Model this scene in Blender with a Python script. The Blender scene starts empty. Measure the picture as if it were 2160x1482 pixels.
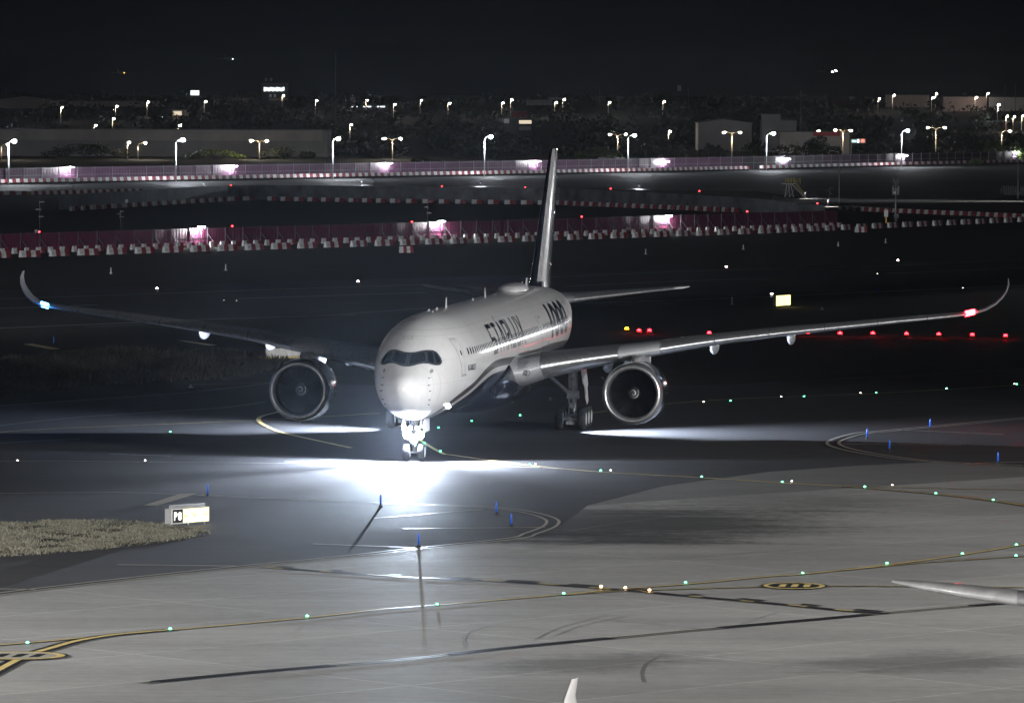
import bpy, bmesh, math, random
import numpy as np
from mathutils import Vector, Matrix
random.seed(7); rng = np.random.default_rng(7)
S = bpy.context.scene; COL = S.collection

# ------------------------------------------------------------------ camera, world, lights
F = 11643.4; H = 21.102; PIT = 0.0466; ROLL = 0.00331
cam_d = bpy.data.cameras.new("camera"); cam = bpy.data.objects.new("camera", cam_d); COL.objects.link(cam)
cam_d.sensor_fit = 'HORIZONTAL'; cam_d.sensor_width = 36; cam_d.lens = F/2160*36
cam_d.clip_start = 1; cam_d.clip_end = 20000
cam.matrix_world = Matrix.Translation((0, 0, H)) @ Matrix.Rotation(math.pi/2-PIT, 4, 'X') @ Matrix.Rotation(ROLL, 4, 'Z')
S.camera = cam

W = bpy.data.worlds.new("World"); S.world = W; W.use_nodes = True
wn = W.node_tree.nodes; wl = W.node_tree.links; wn.clear()
SUN_EL, SUN_AZ = math.radians(24), math.radians(150)          # azimuth clockwise from +Y: behind the camera, to its right
sky = wn.new('ShaderNodeTexSky'); sky.sky_type = 'NISHITA'; sky.sun_disc = False
sky.sun_elevation = math.radians(-9); sky.sun_rotation = SUN_AZ
bg1 = wn.new('ShaderNodeBackground'); bg1.inputs[1].default_value = 0.05
bg2 = wn.new('ShaderNodeBackground'); bg2.inputs[0].default_value = (0.62, 0.74, 1.0, 1); bg2.inputs[1].default_value = 0.0024
add = wn.new('ShaderNodeAddShader'); wo = wn.new('ShaderNodeOutputWorld')
wl.new(sky.outputs[0], bg1.inputs[0]); wl.new(bg1.outputs[0], add.inputs[0]); wl.new(bg2.outputs[0], add.inputs[1]); wl.new(add.outputs[0], wo.inputs[0])

def lamp(name, kind, loc, energy, color=(1, 1, 1), aim=None, angle=60, blend=0.6, radius=0.2, parent=None):
    d = bpy.data.lights.new(name, kind); o = bpy.data.objects.new(name, d); COL.objects.link(o)
    d.energy = energy; d.color = color
    if kind != 'SUN': d.shadow_soft_size = radius
    if kind == 'SPOT': d.spot_size = math.radians(angle); d.spot_blend = blend
    o.location = loc
    if aim is not None: o.rotation_euler = (Vector(aim)-Vector(loc)).to_track_quat('-Z', 'Y').to_euler()
    if parent: o.parent = parent
    return o
sd = lamp('fill_sun', 'SUN', (0, 0, 60), 0.09, (0.86, 0.92, 1.0)); sd.data.angle = math.radians(4)  # added weak sun lamp, stands in for distant apron floods and city glow
dv = Vector((-math.sin(SUN_AZ)*math.cos(SUN_EL), -math.cos(SUN_AZ)*math.cos(SUN_EL), -math.sin(SUN_EL)))
sd.rotation_euler = dv.to_track_quat('-Z', 'Y').to_euler()
VS = S.view_settings; VS.view_transform = 'Standard'; VS.look = 'None'; VS.exposure = 0; VS.gamma = 1; VS.use_curve_mapping = False
S.cycles.use_denoising = True
try: S.cycles.denoiser = 'OPENIMAGEDENOISE'
except Exception: pass
S.cycles.max_bounces = 6; S.cycles.diffuse_bounces = 2; S.cycles.glossy_bounces = 3; S.cycles.transmission_bounces = 2
S.cycles.volume_bounces = 0; S.cycles.sample_clamp_indirect = 3; S.cycles.use_light_tree = True
S.cycles.caustics_reflective = False; S.cycles.caustics_refractive = False

# ------------------------------------------------------------------ survey: photo pixel -> point on the ground / at a distance
cp, sp = math.cos(PIT), math.sin(PIT); cr, sr = math.cos(ROLL), math.sin(ROLL)
def ray(px, py):
    a, b = px-1080, py-741
    a, b = a*cr+b*sr, -a*sr+b*cr
    x, u = a/F, -b/F
    return x, cp+u*sp, u*cp-sp
def G(px, py, z=0.0):
    r = ray(px, py); t = (z-H)/r[2]
    return Vector((r[0]*t, r[1]*t, z))
def at(px, py, D):
    r = ray(px, py); t = D/r[1]
    return Vector((r[0]*t, D, H+r[2]*t))

# ------------------------------------------------------------------ object helpers
def tag(o, label, cat, group=None):
    o['label'] = label; o['category'] = cat
    if group: o['group'] = group
    return o
def struct(o, kind='structure'):
    o['kind'] = kind; return o
def empty(name, loc=(0, 0, 0), rz=0.0):
    o = bpy.data.objects.new(name, None); COL.objects.link(o); o.location = loc; o.rotation_euler = (0, 0, rz); o.empty_display_size = 0.2
    return o
def clone(o, loc=None, rz=None, parent=None):
    c = o.copy(); COL.objects.link(c)
    if loc is not None: c.location = loc
    if rz is not None: c.rotation_euler = (0, 0, rz)
    if parent is not None: c.parent = parent
    for ch in list(o.children): clone(ch, parent=c)
    return c
ORD = 'first second third fourth fifth sixth seventh eighth ninth tenth eleventh twelfth thirteenth fourteenth fifteenth sixteenth seventeenth eighteenth nineteenth twentieth'.split()
ORD += ['twenty-'+w for w in ORD[:9]] + ['thirtieth'] + ['thirty-'+w for w in ORD[:9]]

class MB:
    def __init__(s): s.v = []; s.f = []; s.m = []
    def add(s, vs, fs, m=0):
        n = len(s.v); s.v += [tuple(v) for v in vs]; s.f += [tuple(i+n for i in f) for f in fs]; s.m += [m]*len(fs)
        return s
    def box(s, c, d, rz=0.0, m=0):
        cz, sz = math.cos(rz), math.sin(rz); vs = []
        for i in (-1, 1):
            for j in (-1, 1):
                for k in (-1, 1):
                    x, y = i*d[0]/2, j*d[1]/2
                    vs.append((c[0]+x*cz-y*sz, c[1]+x*sz+y*cz, c[2]+k*d[2]/2))
        return s.add(vs, [(0, 1, 3, 2), (4, 6, 7, 5), (0, 4, 5, 1), (2, 3, 7, 6), (0, 2, 6, 4), (1, 5, 7, 3)], m)
    def tube(s, pts, r, n=8, m=0, cap=True):
        pts = [Vector(p) for p in pts]; rs = r if isinstance(r, (list, tuple)) else [r]*len(pts); rings = []
        for i, p in enumerate(pts):
            t = (pts[min(i+1, len(pts)-1)]-pts[max(i-1, 0)]).normalized()
            u = t.cross(Vector((0, 0, 1)) if abs(t.z) < 0.95 else Vector((1, 0, 0))).normalized(); w = t.cross(u)
            rings.append([p+(u*math.cos(2*math.pi*k/n)+w*math.sin(2*math.pi*k/n))*rs[i] for k in range(n)])
        return s.loft(rings, m=m, cap=cap)
    def loft(s, rings, closed=True, cap=False, m=0):
        n = len(rings[0]); vs = [p for r in rings for p in r]; fs = []
        for i in range(len(rings)-1):
            for k in range(n if closed else n-1):
                k2 = (k+1) % n
                fs.append((i*n+k, i*n+k2, (i+1)*n+k2, (i+1)*n+k))
        if cap:
            fs.append(tuple(reversed(range(n)))); fs.append(tuple(range((len(rings)-1)*n, len(rings)*n)))
        return s.add(vs, fs, m)
    def lathe_x(s, prof, c, n=48, m=0):
        rings = [[(c[0]+x, c[1]+r*math.sin(2*math.pi*k/n), c[2]+r*math.cos(2*math.pi*k/n)) for k in range(n)] for x, r in prof]
        return s.loft(rings, m=m)
    def build(s, name, mats, parent=None, smooth=False, loc=None, auto=None):
        me = bpy.data.meshes.new(name); me.from_pydata([tuple(v) for v in s.v], [], s.f)
        if not isinstance(mats, (list, tuple)): mats = [mats]
        for mm in mats: me.materials.append(mm)
        if len(mats) > 1: me.polygons.foreach_set('material_index', s.m)
        bm = bmesh.new(); bm.from_mesh(me); bmesh.ops.recalc_face_normals(bm, faces=bm.faces); bm.to_mesh(me); bm.free()
        if smooth:
            me.polygons.foreach_set('use_smooth', [True]*len(me.polygons))
            if auto is not None: me.set_sharp_from_angle(angle=math.radians(auto))
        o = bpy.data.objects.new(name, me); COL.objects.link(o)
        if parent: o.parent = parent
        if loc is not None: o.location = loc
        return o

# ------------------------------------------------------------------ materials
def nodes(name):
    m = bpy.data.materials.new(name); m.use_nodes = True
    nt = m.node_tree; b = nt.nodes['Principled BSDF']
    return m, nt, b
def lk(nt, a, b): nt.links.new(a, b)
def texco(nt, kind='Object', scale=(1, 1, 1), rz=0.0):
    t = nt.nodes.new('ShaderNodeTexCoord'); mp = nt.nodes.new('ShaderNodeMapping')
    mp.inputs['Scale'].default_value = scale; mp.inputs['Rotation'].default_value = (0, 0, rz)
    lk(nt, t.outputs[kind], mp.inputs[0]); return mp.outputs[0]
def noise(nt, vec, scale, detail=6, rough=0.6):
    n = nt.nodes.new('ShaderNodeTexNoise'); n.inputs['Scale'].default_value = scale; n.inputs['Detail'].default_value = detail; n.inputs['Roughness'].default_value = rough
    lk(nt, vec, n.inputs['Vector']); return n.outputs['Fac']
def ramp(nt, fac, stops):
    r = nt.nodes.new('ShaderNodeValToRGB'); cr_ = r.color_ramp
    while len(cr_.elements) < len(stops): cr_.elements.new(0.5)
    for e, (p, c) in zip(cr_.elements, stops): e.position = p; e.color = c if len(c) == 4 else (*c, 1)
    lk(nt, fac, r.inputs[0]); return r.outputs[0]
def mixc(nt, fac, a, b, mode='MIX'):
    n = nt.nodes.new('ShaderNodeMix'); n.data_type = 'RGBA'; n.blend_type = mode
    if isinstance(fac, (int, float)): n.inputs[0].default_value = fac
    else: lk(nt, fac, n.inputs[0])
    for i, v in ((6, a), (7, b)):
        if isinstance(v, (tuple, list)): n.inputs[i].default_value = v if len(v) == 4 else (*v, 1)
        else: lk(nt, v, n.inputs[i])
    return n.outputs[2]
def math_n(nt, op, a, b=0.0, clamp=False):
    n = nt.nodes.new('ShaderNodeMath'); n.operation = op; n.use_clamp = clamp
    for i, v in enumerate((a, b)):
        if isinstance(v, (int, float)): n.inputs[i].default_value = v
        else: lk(nt, v, n.inputs[i])
    return n.outputs[0]
def bump(nt, b, h, strength=0.3, dist=0.02):
    n = nt.nodes.new('ShaderNodeBump'); n.inputs['Strength'].default_value = strength; n.inputs['Distance'].default_value = dist
    lk(nt, h, n.inputs['Height']); lk(nt, n.outputs[0], b.inputs['Normal'])
def paint(name, col, rough=0.4, metal=0.0, coat=0.0, var=0.12, scale=1.5, spec=0.5, coat_rough=0.05):
    m, nt, b = nodes(name); v = texco(nt)
    f = noise(nt, v, scale); c2 = tuple(x*(1-var*2) for x in col); c1 = tuple(min(1, x*(1+var)) for x in col)
    lk(nt, ramp(nt, f, [(0.3, c2), (0.7, c1)]), b.inputs['Base Color'])
    b.inputs['Roughness'].default_value = rough; b.inputs['Metallic'].default_value = metal
    b.inputs['Coat Weight'].default_value = coat; b.inputs['Coat Roughness'].default_value = coat_rough; b.inputs['Specular IOR Level'].default_value = spec
    return m
def glow(name, col, strength, sample=True):
    m, nt, b = nodes(name); b.inputs['Base Color'].default_value = (*[min(1, c) for c in col], 1)
    b.inputs['Emission Color'].default_value = (*col, 1); b.inputs['Emission Strength'].default_value = strength
    if not sample: m.cycles.emission_sampling = 'NONE'
    return m

def ground_mat(name, dark, light, scale=0.05, rough=(0.55, 0.85), joints=None, streak=0.25, bumpd=0.02, tyre=0.0, stains=()):
    m, nt, b = nodes(name); v = texco(nt)
    f1 = noise(nt, v, scale, 8, 0.62); f2 = noise(nt, v, 1.3, 5, 0.7); f3 = noise(nt, v, 9.0, 3, 0.7)
    vs = texco(nt, 'Object', (0.03, 0.14, 1), rz=-0.777); f4 = noise(nt, vs, 1.0, 8, 0.7)
    s = math_n(nt, 'ADD', math_n(nt, 'MULTIPLY', f1, 0.42), math_n(nt, 'MULTIPLY', f2, 0.2))
    s = math_n(nt, 'ADD', s, math_n(nt, 'MULTIPLY', f3, 0.13)); s = math_n(nt, 'ADD', s, math_n(nt, 'MULTIPLY', f4, streak))
    c = ramp(nt, s, [(0.34, dark), (0.66, light)])
    if tyre > 0:
        vt = texco(nt, 'Object', (0.02, 0.9, 1), rz=0.25); wv = noise(nt, vt, 1.0, 4, 0.55)
        rub = ramp(nt, wv, [(0.47, (1, 1, 1)), (0.495, (1-tyre,)*3), (0.52, (1, 1, 1))])
        c = mixc(nt, 1.0, c, rub, 'MULTIPLY')
    for cx, cy, rx, ry, rz_, dk in stains:
        t2 = nt.nodes.new('ShaderNodeTexCoord'); mp = nt.nodes.new('ShaderNodeMapping'); mp.vector_type = 'TEXTURE'
        mp.inputs['Location'].default_value = (cx, cy, 0); mp.inputs['Scale'].default_value = (rx, ry, 1); mp.inputs['Rotation'].default_value = (0, 0, rz_); lk(nt, t2.outputs['Object'], mp.inputs[0])
        ln = nt.nodes.new('ShaderNodeVectorMath'); ln.operation = 'LENGTH'; lk(nt, mp.outputs[0], ln.inputs[0])
        e = math_n(nt, 'ADD', ln.outputs['Value'], math_n(nt, 'MULTIPLY', math_n(nt, 'SUBTRACT', f4, 0.5), 2.2))
        e = math_n(nt, 'ADD', e, math_n(nt, 'MULTIPLY', math_n(nt, 'SUBTRACT', f2, 0.5), 0.8))
        c = mixc(nt, 1.0, c, ramp(nt, e, [(0.40, (dk, dk, dk)), (1.1, (1, 1, 1))]), 'MULTIPLY')
    if joints:
        vj = texco(nt, 'Object', (1, 1, 1), rz=joints[0])
        br = nt.nodes.new('ShaderNodeTexBrick'); lk(nt, vj, br.inputs['Vector'])
        br.inputs['Scale'].default_value = 1; br.inputs['Brick Width'].default_value = joints[1]; br.inputs['Row Height'].default_value = joints[2]
        br.inputs['Mortar Size'].default_value = 0.055; br.inputs['Mortar Smooth'].default_value = 0.3; br.offset = 0.0
        br.inputs['Color1'].default_value = (0.90, 0.90, 0.90, 1); br.inputs['Color2'].default_value = (1.06, 1.06, 1.05, 1); br.inputs['Mortar'].default_value = (*joints[3], 1)
        c = mixc(nt, 0.8, c, br.outputs[0], 'MULTIPLY')
    lk(nt, c, b.inputs['Base Color'])
    lk(nt, ramp(nt, f1, [(0.3, (rough[0],)*3), (0.7, (rough[1],)*3)]), b.inputs['Roughness'])
    bump(nt, b, f3, 0.35, bumpd); b.inputs['Specular IOR Level'].default_value = 0.13
    return m
M = {}
M['grass'] = ground_mat('dry_ground', (0.022, 0.021, 0.016), (0.05, 0.047, 0.036), 0.04, (0.9, 1.0))
M['asphalt'] = ground_mat('asphalt', (0.036, 0.036, 0.039), (0.070, 0.070, 0.073), 0.03, (0.72, 0.95), tyre=0.25)
M['asphalt_dark'] = ground_mat('old_asphalt', (0.026, 0.026, 0.028), (0.045, 0.045, 0.047), 0.03, (0.6, 0.85))
M['road'] = ground_mat('road_asphalt', (0.06, 0.06, 0.062), (0.1, 0.1, 0.1), 0.02, (0.6, 0.8))
JR = -0.777
M['concrete'] = ground_mat('apron_concrete', (0.135, 0.135, 0.131), (0.37, 0.367, 0.357), 0.022, (0.6, 0.85), joints=(JR, 15.0, 7.5, (1.6, 1.6, 1.58)), streak=0.36, tyre=0.12, stains=((5, 272, 13, 14, 0, 0.30), (4, 262, 9, 4, -0.2, 0.5), (-6, 262, 9, 5, 0.5, 0.55), (3, 204, 7, 3.5, 0.7, 0.6), (15, 205, 6, 4, 0.7, 0.66), (14, 287, 7, 9, 0, 0.7)))
M['concrete_mid'] = ground_mat('worn_concrete', (0.10, 0.10, 0.10), (0.19, 0.188, 0.185), 0.022, (0.6, 0.85), joints=(JR, 15.0, 7.5, (1.2, 1.2, 1.2)), streak=0.4, tyre=0.2)
def line_mat(name, col, wear=0.5):
    m, nt, b = nodes(name); v = texco(nt); f = noise(nt, v, 2.2, 6, 0.75)
    lk(nt, ramp(nt, f, [(0.28, tuple(x*wear for x in col)), (0.52, col)]), b.inputs['Base Color']); b.inputs['Roughness'].default_value = 0.45
    return m
M['yellow'] = line_mat('yellow_line_paint', (0.78, 0.60, 0.24)); M['black'] = line_mat('black_line_paint', (0.016, 0.016, 0.02), 0.8)
M['white'] = line_mat('white_line_paint', (0.62, 0.61, 0.56), 0.6); M['beige'] = line_mat('beige_line_paint', (0.42, 0.40, 0.33), 0.8)
M['faint'] = line_mat('faded_white_paint', (0.27, 0.27, 0.27), 0.5); M['rubber'] = line_mat('tyre_rubber', (0.16, 0.16, 0.158), 0.9)

# ------------------------------------------------------------------ ground sheets
def poly(name, pts, z, mat):
    vs = [(p.x, p.y, 0) for p in pts]
    bm = bmesh.new(); f = bm.faces.new([bm.verts.new(v) for v in vs]); bmesh.ops.triangulate(bm, faces=[f])
    bmesh.ops.recalc_face_normals(bm, faces=bm.faces)
    if bm.faces[:][0].normal.z < 0: bmesh.ops.reverse_faces(bm, faces=bm.faces)
    me = bpy.data.meshes.new(name); bm.to_mesh(me); bm.free(); me.materials.append(mat)
    o = bpy.data.objects.new(name, me); COL.objects.link(o); o.location.z = z
    return struct(o)
def P(*l): return [G(x, y) for x, y in l]
def smooth(pts, n=6):
    if len(pts) < 3: return pts
    out = []
    for i in range(len(pts)-1):
        p0 = pts[max(i-1, 0)]; p1 = pts[i]; p2 = pts[i+1]; p3 = pts[min(i+2, len(pts)-1)]
        for k in range(n):
            t = k/n
            out.append(0.5*((2*p1)+(p2-p0)*t+(2*p0-5*p1+4*p2-p3)*t*t+(3*p1-p0-3*p2+p3)*t**3))
    return out+[pts[-1]]
def strip_verts(pts, w, off=0.0):
    L = []
    for i, p in enumerate(pts):
        t = (pts[min(i+1, len(pts)-1)]-pts[max(i-1, 0)]); t.z = 0; t.normalize(); n = Vector((-t.y, t.x, 0))
        L.append((p+n*(off+w/2), p+n*(off-w/2)))
    return L
def add_strip(mb, pts, w, z, m=0, off=0.0):
    L = strip_verts(pts, w, off); vs = []
    for a, b in L: vs += [(a.x, a.y, z), (b.x, b.y, z)]
    mb.add(vs, [(2*i, 2*i+1, 2*i+3, 2*i+2) for i in range(len(L)-1)], m)
def dashes(pts, on, gap, phase=0.0):
    segs = []; cur = []; d = phase; cyc = on+gap
    for i in range(len(pts)-1):
        a, b = pts[i], pts[i+1]; L = (b-a).length; n = max(1, int(L/0.5))
        for k in range(n):
            p = a.lerp(b, k/n)
            if (d % cyc) < on: cur.append(p)
            else:
                if len(cur) > 1: segs.append(cur)
                cur = []
            d += L/n
    if len(cur) > 1: segs.append(cur)
    return segs
def line(name, px, w, mat, z=0.02, raw=False):
    mb = MB(); pts = P(*px); add_strip(mb, pts if raw else smooth(pts), w, z); return struct(mb.build(name, mat))

gm = MB(); gm.add([(-9000, -400, 0), (9000, -400, 0), (9000, 14000, 0), (-9000, 14000, 0)], [(0, 1, 2, 3)])
struct(gm.build('airfield_ground', M['grass']))
poly('far_road', P((-900, 405), (-900, 380), (0, 388), (540, 380), (1080, 371), (1620, 358), (2160, 346), (3000, 328), (3000, 408), (2160, 417), (1770, 428), (1600, 404), (1180, 398), (540, 393), (300, 403)), 0.02, M['road'])
poly('runway', P((-1200, 700), (-1200, 640), (0, 612), (1080, 580), (2160, 545), (3300, 508), (3300, 580), (2160, 612), (1080, 652), (0, 690)), 0.006, M['asphalt_dark'])
poly('taxiway', P((-1500, 1260), (-1500, 960), (0, 855), (560, 810), (1190, 815), (1500, 812), (2160, 775), (3300, 720), (3300, 1000), (2160, 1075), (1180, 1150), (0, 1300)), 0.006, M['asphalt'])
far_y = 40
poly('apron_shoulder', P((1240, 1066), (1400, 1025), (1620, 995), (1810, 982), (2160, 966), (3000, 925), (3000, 1000), (2160, 1006), (1620, 1041)), 0.012, M['concrete_mid'])
ap = P((-2200, 1480), (0, 1254), (330, 1214), (560, 1190), (880, 1157), (1080, 1135), (1183, 1108), (1240, 1066), (1620, 1041), (2160, 1006), (3200, 950)) + [Vector((250, 120, 0)), Vector((250, -50, 0)), Vector((-250, -50, 0)), Vector((-250, 120, 0))]
poly('apron', ap, 0.018, M['concrete'])
poly('island', P((-1500, 1060), (0, 1040), (250, 1040), (438, 1046), (800, 1062), (980, 1070), (1075, 1077), (1150, 1088), (1172, 1103), (1150, 1120), (1080, 1137), (880, 1159), (560, 1192), (330, 1216), (0, 1256), (-1500, 1440)), 0.03, M['asphalt'])
poly('island', P((1760, 936), (1790, 920), (1890, 908), (2160, 884), (3000, 820), (3000, 985), (2160, 984), (2050, 979), (1930, 971), (1830, 957), (1780, 945)), 0.03, M['asphalt'])

# painted lines
E_ = []
def bordered(name, px, wy=0.20, wb=0.38, z=0.045):
    mb = MB(); pts = smooth(P(*px)); add_strip(mb, pts, wb, z, 1); add_strip(mb, pts, wy, z+0.006, 0); return struct(mb.build(name, [M['yellow'], M['black']]))
bordered('taxiway_centreline', [(-60, 1366), (58, 1357), (200, 1344), (360, 1330), (650, 1304), (808, 1286), (950, 1275), (1190, 1255), (1290, 1245), (1450, 1233), (1620, 1217), (1695, 1212), (1870, 1193), (2030, 1171), (2145, 1152), (2200, 1142)])
bordered('taxiway_centreline', [(-70, 1450), (0, 1413), (40, 1392), (75, 1378), (110, 1368), (160, 1354), (230, 1342), (300, 1335), (360, 1330)], 0.3, 0.75, 0.058)
bordered('taxiway_centreline', [(1190, 1256), (1300, 1248), (1420, 1244), (1610, 1239), (1745, 1237), (2160, 1240), (2300, 1242)], 0.12, 0.42)
bordered('taxiway_centreline', [(1780, 1204), (1870, 1195), (1960, 1187), (2145, 1175), (2230, 1169)], 0.1, 0.32)
line('taxiway_centreline', [(880, 925), (930, 955), (960, 961), (1100, 980), (1270, 996), (1480, 1008), (1650, 1019), (1780, 1026), (1825, 1030)], 0.25, M['yellow'], 0.034)
bordered('taxiway_centreline', [(1780, 1026), (1825, 1030), (1975, 1043), (2095, 1057), (2200, 1073)], 0.2, 0.6, 0.04)
bordered('taxiway_centreline', [(1780, 1027), (1880, 1028), (2000, 1031), (2160, 1034), (2260, 1036)], 0.14, 0.4, 0.034)
line('taxiway_centreline', [(600, 866), (580, 871), (553, 878), (545, 885), (551, 893), (572, 904), (600, 914), (680, 932), (740, 945)], 0.3, M['yellow'], 0.034)
line('taxiway_centreline', [(-40, 918), (85, 906), (540, 887), (800, 872)], 0.14, M['yellow'], 0.034)
line('taxiway_centreline', [(-40, 974), (140, 973), (540, 977), (740, 979)], 0.14, M['beige'], 0.034)
line('taxiway_centreline', [(1180, 880), (1480, 846), (1850, 830), (2160, 812)], 0.16, M['yellow'], 0.034)
line('painted_edge_line', [(600, 974), (1080, 985), (1200, 990)], 0.25, M['white'], 0.034)
for px in ([(-40, 903), (170, 880), (450, 862), (560, 848)], [(-40, 858), (170, 845), (400, 828), (640, 800)], [(-20, 936), (170, 926)], [(230, 958), (360, 962)], [(400, 812), (620, 806)]):
    line('painted_edge_line', px, 0.18, M['faint'], 0.034)
for px, w in (([(-40, 694), (300, 680)], 0.9), ([(400, 675), (750, 664)], 0.9), ([(-60, 632), (110, 627), (540, 612), (900, 600)], 0.5), ([(-60, 653), (205, 643)], 0.7), ([(500, 630), (620, 626), (900, 617)], 0.7),
              ([(1190, 604), (1460, 592), (1620, 588)], 0.5), ([(1100, 588), (1460, 572), (1890, 560), (2160, 547)], 0.4), ([(1220, 640), (1460, 632), (1750, 620), (2200, 600)], 0.7), ([(1870, 577), (2200, 563)], 0.6), ([(640, 668), (900, 650)], 0.4), ([(180, 690), (420, 679)], 0.3)):
    line('runway_edge_line', px, w, M['faint'], 0.02)
for q in ([(48, 726), (68, 725), (128, 736), (108, 737)], [(372, 718), (392, 719), (458, 728), (440, 729)]):
    poly('runway_bar', P(*q), 0.02, M['yellow'])
poly('taxiway_bar', P((302, 1067), (332, 1067), (416, 1042), (380, 1042)), 0.042, M['beige'])
# double edge lines round the two islands
isl1 = [(420, 1045), (800, 1062), (980, 1068), (1075, 1075), (1130, 1085), (1160, 1095), (1166, 1103), (1155, 1113), (1120, 1126), (1080, 1137), (880, 1158), (700, 1178), (560, 1191), (330, 1215), (60, 1246), (-60, 1262)]
mb = MB(); pts = smooth(P(*isl1)); add_strip(mb, pts, 0.16, 0.046, 0, 0.3); add_strip(mb, pts, 0.16, 0.046, 0, -0.3); struct(mb.build('island_edge_line', M['beige']))
isl2 = [(2300, 872), (2160, 883), (1890, 908), (1820, 914), (1775, 925), (1757, 935), (1775, 945), (1830, 957), (1930, 971), (2050, 979), (2160, 983)]
mb = MB(); pts = smooth(P(*isl2)); add_strip(mb, pts, 0.2, 0.046, 0, 0.36); add_strip(mb, pts, 0.2, 0.046, 0, -0.36); struct(mb.build('island_edge_line', M['beige']))
for px in ([(790, 1094), (900, 1085), (1020, 1075)], [(850, 1116), (1150, 1113)], [(660, 1148), (900, 1157)], [(248, 1192), (500, 1195)], [(-20, 1243), (75, 1244)], [(1880, 907), (2116, 917)], [(1768, 937), (2027, 940)], [(2020, 979), (2200, 974)], [(-40, 1042), (250, 1039), (430, 1045)]):
    line('island_edge_line', px, 0.22, M['beige'], 0.046, raw=True)
# dashed holding line and the thick black bay line
hl = smooth(P((560, 1198), (700, 1208), (850, 1218), (1000, 1225), (1080, 1229), (1200, 1237), (1330, 1247), (1480, 1261), (1640, 1275), (1760, 1287), (1870, 1296)))
mb = MB()
add_strip(mb, hl, 0.55, 0.052, 1)
for sg in dashes(hl, 1.6, 1.2): add_strip(mb, sg, 0.2, 0.058, 0)
for sg in dashes(hl, 1.8, 1.4, 0.6): add_strip(mb, sg, 0.35, 0.052, 1, 0.75)
struct(mb.build('holding_line', [M['yellow'], M['black']]))
bl = smooth(P((300, 1442), (545, 1418), (850, 1392), (1050, 1370), (1330, 1343), (1500, 1327), (1760, 1304), (1900, 1291), (2135, 1272)))
mb = MB()
for sg in dashes(bl, 9.0, 5.6, -0.5): add_strip(mb, sg, 0.62, 0.052, 1)
for o_ in (-0.2, 0.2): add_strip(mb, bl, 0.09, 0.045, 0, o_); add_strip(mb, bl, 0.2, 0.04, 1, o_)
struct(mb.build('bay_line', [M['beige'], M['black']]))
def oval(px, rx, ry, text=None):
    c = G(*px); mb = MB(); n = 48
    ex = (G(px[0]+rx, px[1])-c).length; a = G(px[0], px[1]-ry); ey = abs(a.y-c.y)
    def ring(s, z, m):
        mb.add([(c.x, c.y, z)]+[(c.x+ex*s*math.cos(2*math.pi*k/n), c.y+ey*s*math.sin(2*math.pi*k/n), z) for k in range(n)], [(0, 1+k, 1+(k+1) % n) for k in range(n)], m)
    ring(1.0, 0.064, 1); ring(0.92, 0.068, 0); ring(0.76, 0.072, 2)
    o = struct(mb.build('painted_oval_marking', [M['yellow'], M['black'], M['beige'] if text else M['black']]))
    mb2 = MB()
    for k in range(3):
        x0 = c.x-ex*0.5+k*ex*0.36
        mb2.add([(x0, c.y-ey*0.4, 0.076), (x0+ex*0.2, c.y-ey*0.4, 0.076), (x0+ex*0.32, c.y+ey*0.35, 0.076), (x0+ex*0.12, c.y+ey*0.35, 0.076)], [(0, 1, 2, 3)])
    struct(mb2.build('painted_oval_marking', M['black'] if text else M['yellow']))
oval((40, 1385), 106, 9.0, True); oval((1675, 1237.5), 71, 7.2)
# tyre scuffs
def scuff(px, w=0.06): line('tyre_mark', px, w, M['rubber'], 0.034)
for px in ([(1130, 1350), (1180, 1325), (1280, 1298)], [(1170, 1342), (1230, 1320), (1320, 1300)], [(1560, 1318), (1590, 1308), (1640, 1292)], [(985, 1365), (980, 1345), (1000, 1330), (1030, 1322)], [(1360, 1440), (1355, 1420), (1365, 1400), (1390, 1385)], [(700, 1350), (820, 1362), (960, 1375)], [(880, 1310), (1080, 1322), (1220, 1335)], [(1290, 1310), (1400, 1318), (1480, 1327)], [(1400, 1180), (1500, 1172), (1700, 1160)], [(1200, 1120), (1400, 1092), (1560, 1088)], [(1220, 1135), (1420, 1120), (1580, 1108)], [(900, 1188), (1060, 1170), (1250, 1140)], [(1290, 1068), (1450, 1085), (1620, 1098)]):
    scuff(px)

# ------------------------------------------------------------------ apron floodlight masts (stand beside the frame)
M['mast'] = paint('galvanised_steel', (0.36, 0.37, 0.38), 0.5, 0.6)
M['flood'] = glow('floodlight_lens', (1.0, 0.95, 0.88), 30)
def flood_mast(x, y, z, aims, energy, label, col=(1.0, 0.955, 0.9)):
    t = tag(empty('floodlight_mast', (x, y, 0)), label, 'floodlight', 'apron floodlight masts')
    MB().tube([(0, 0, 0), (0, 0, z-0.4)], [0.32, 0.16], 12).build('pole', M['mast'], t, True)
    MB().box((0, 0, z-0.3), (5, 0.3, 0.3)).build('crossbar', M['mast'], t)
    for i in (-1.8, 0, 1.8):
        MB().box((i, 0.3, z-0.75), (1.0, 0.5, 0.55)).build('lamp_head', M['mast'], t)
        MB().box((i, 0.57, z-0.75), (0.9, 0.02, 0.45)).build('lens', M['flood'], t)
    for (ax, ay, az, ang, bl_, f) in aims:
        lamp('flood_beam', 'SPOT', (0, 1.0, z-0.75), energy*f, col, (ax-x, ay-y, az), ang, bl_, 0.6, t)
    return t
flood_mast(92, 200, 27, [(0, 232, 0, 110, 1.0, 1.0)], 4.6e5, 'tall apron floodlight mast out to the right of the view', (1, 0.985, 0.965))
flood_mast(-88, 190, 27, [(0, 222, 0, 92, 0.7, 1.0)], 4.8e5, 'tall apron floodlight mast out to the left of the view', (1, 0.985, 0.965))
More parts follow.
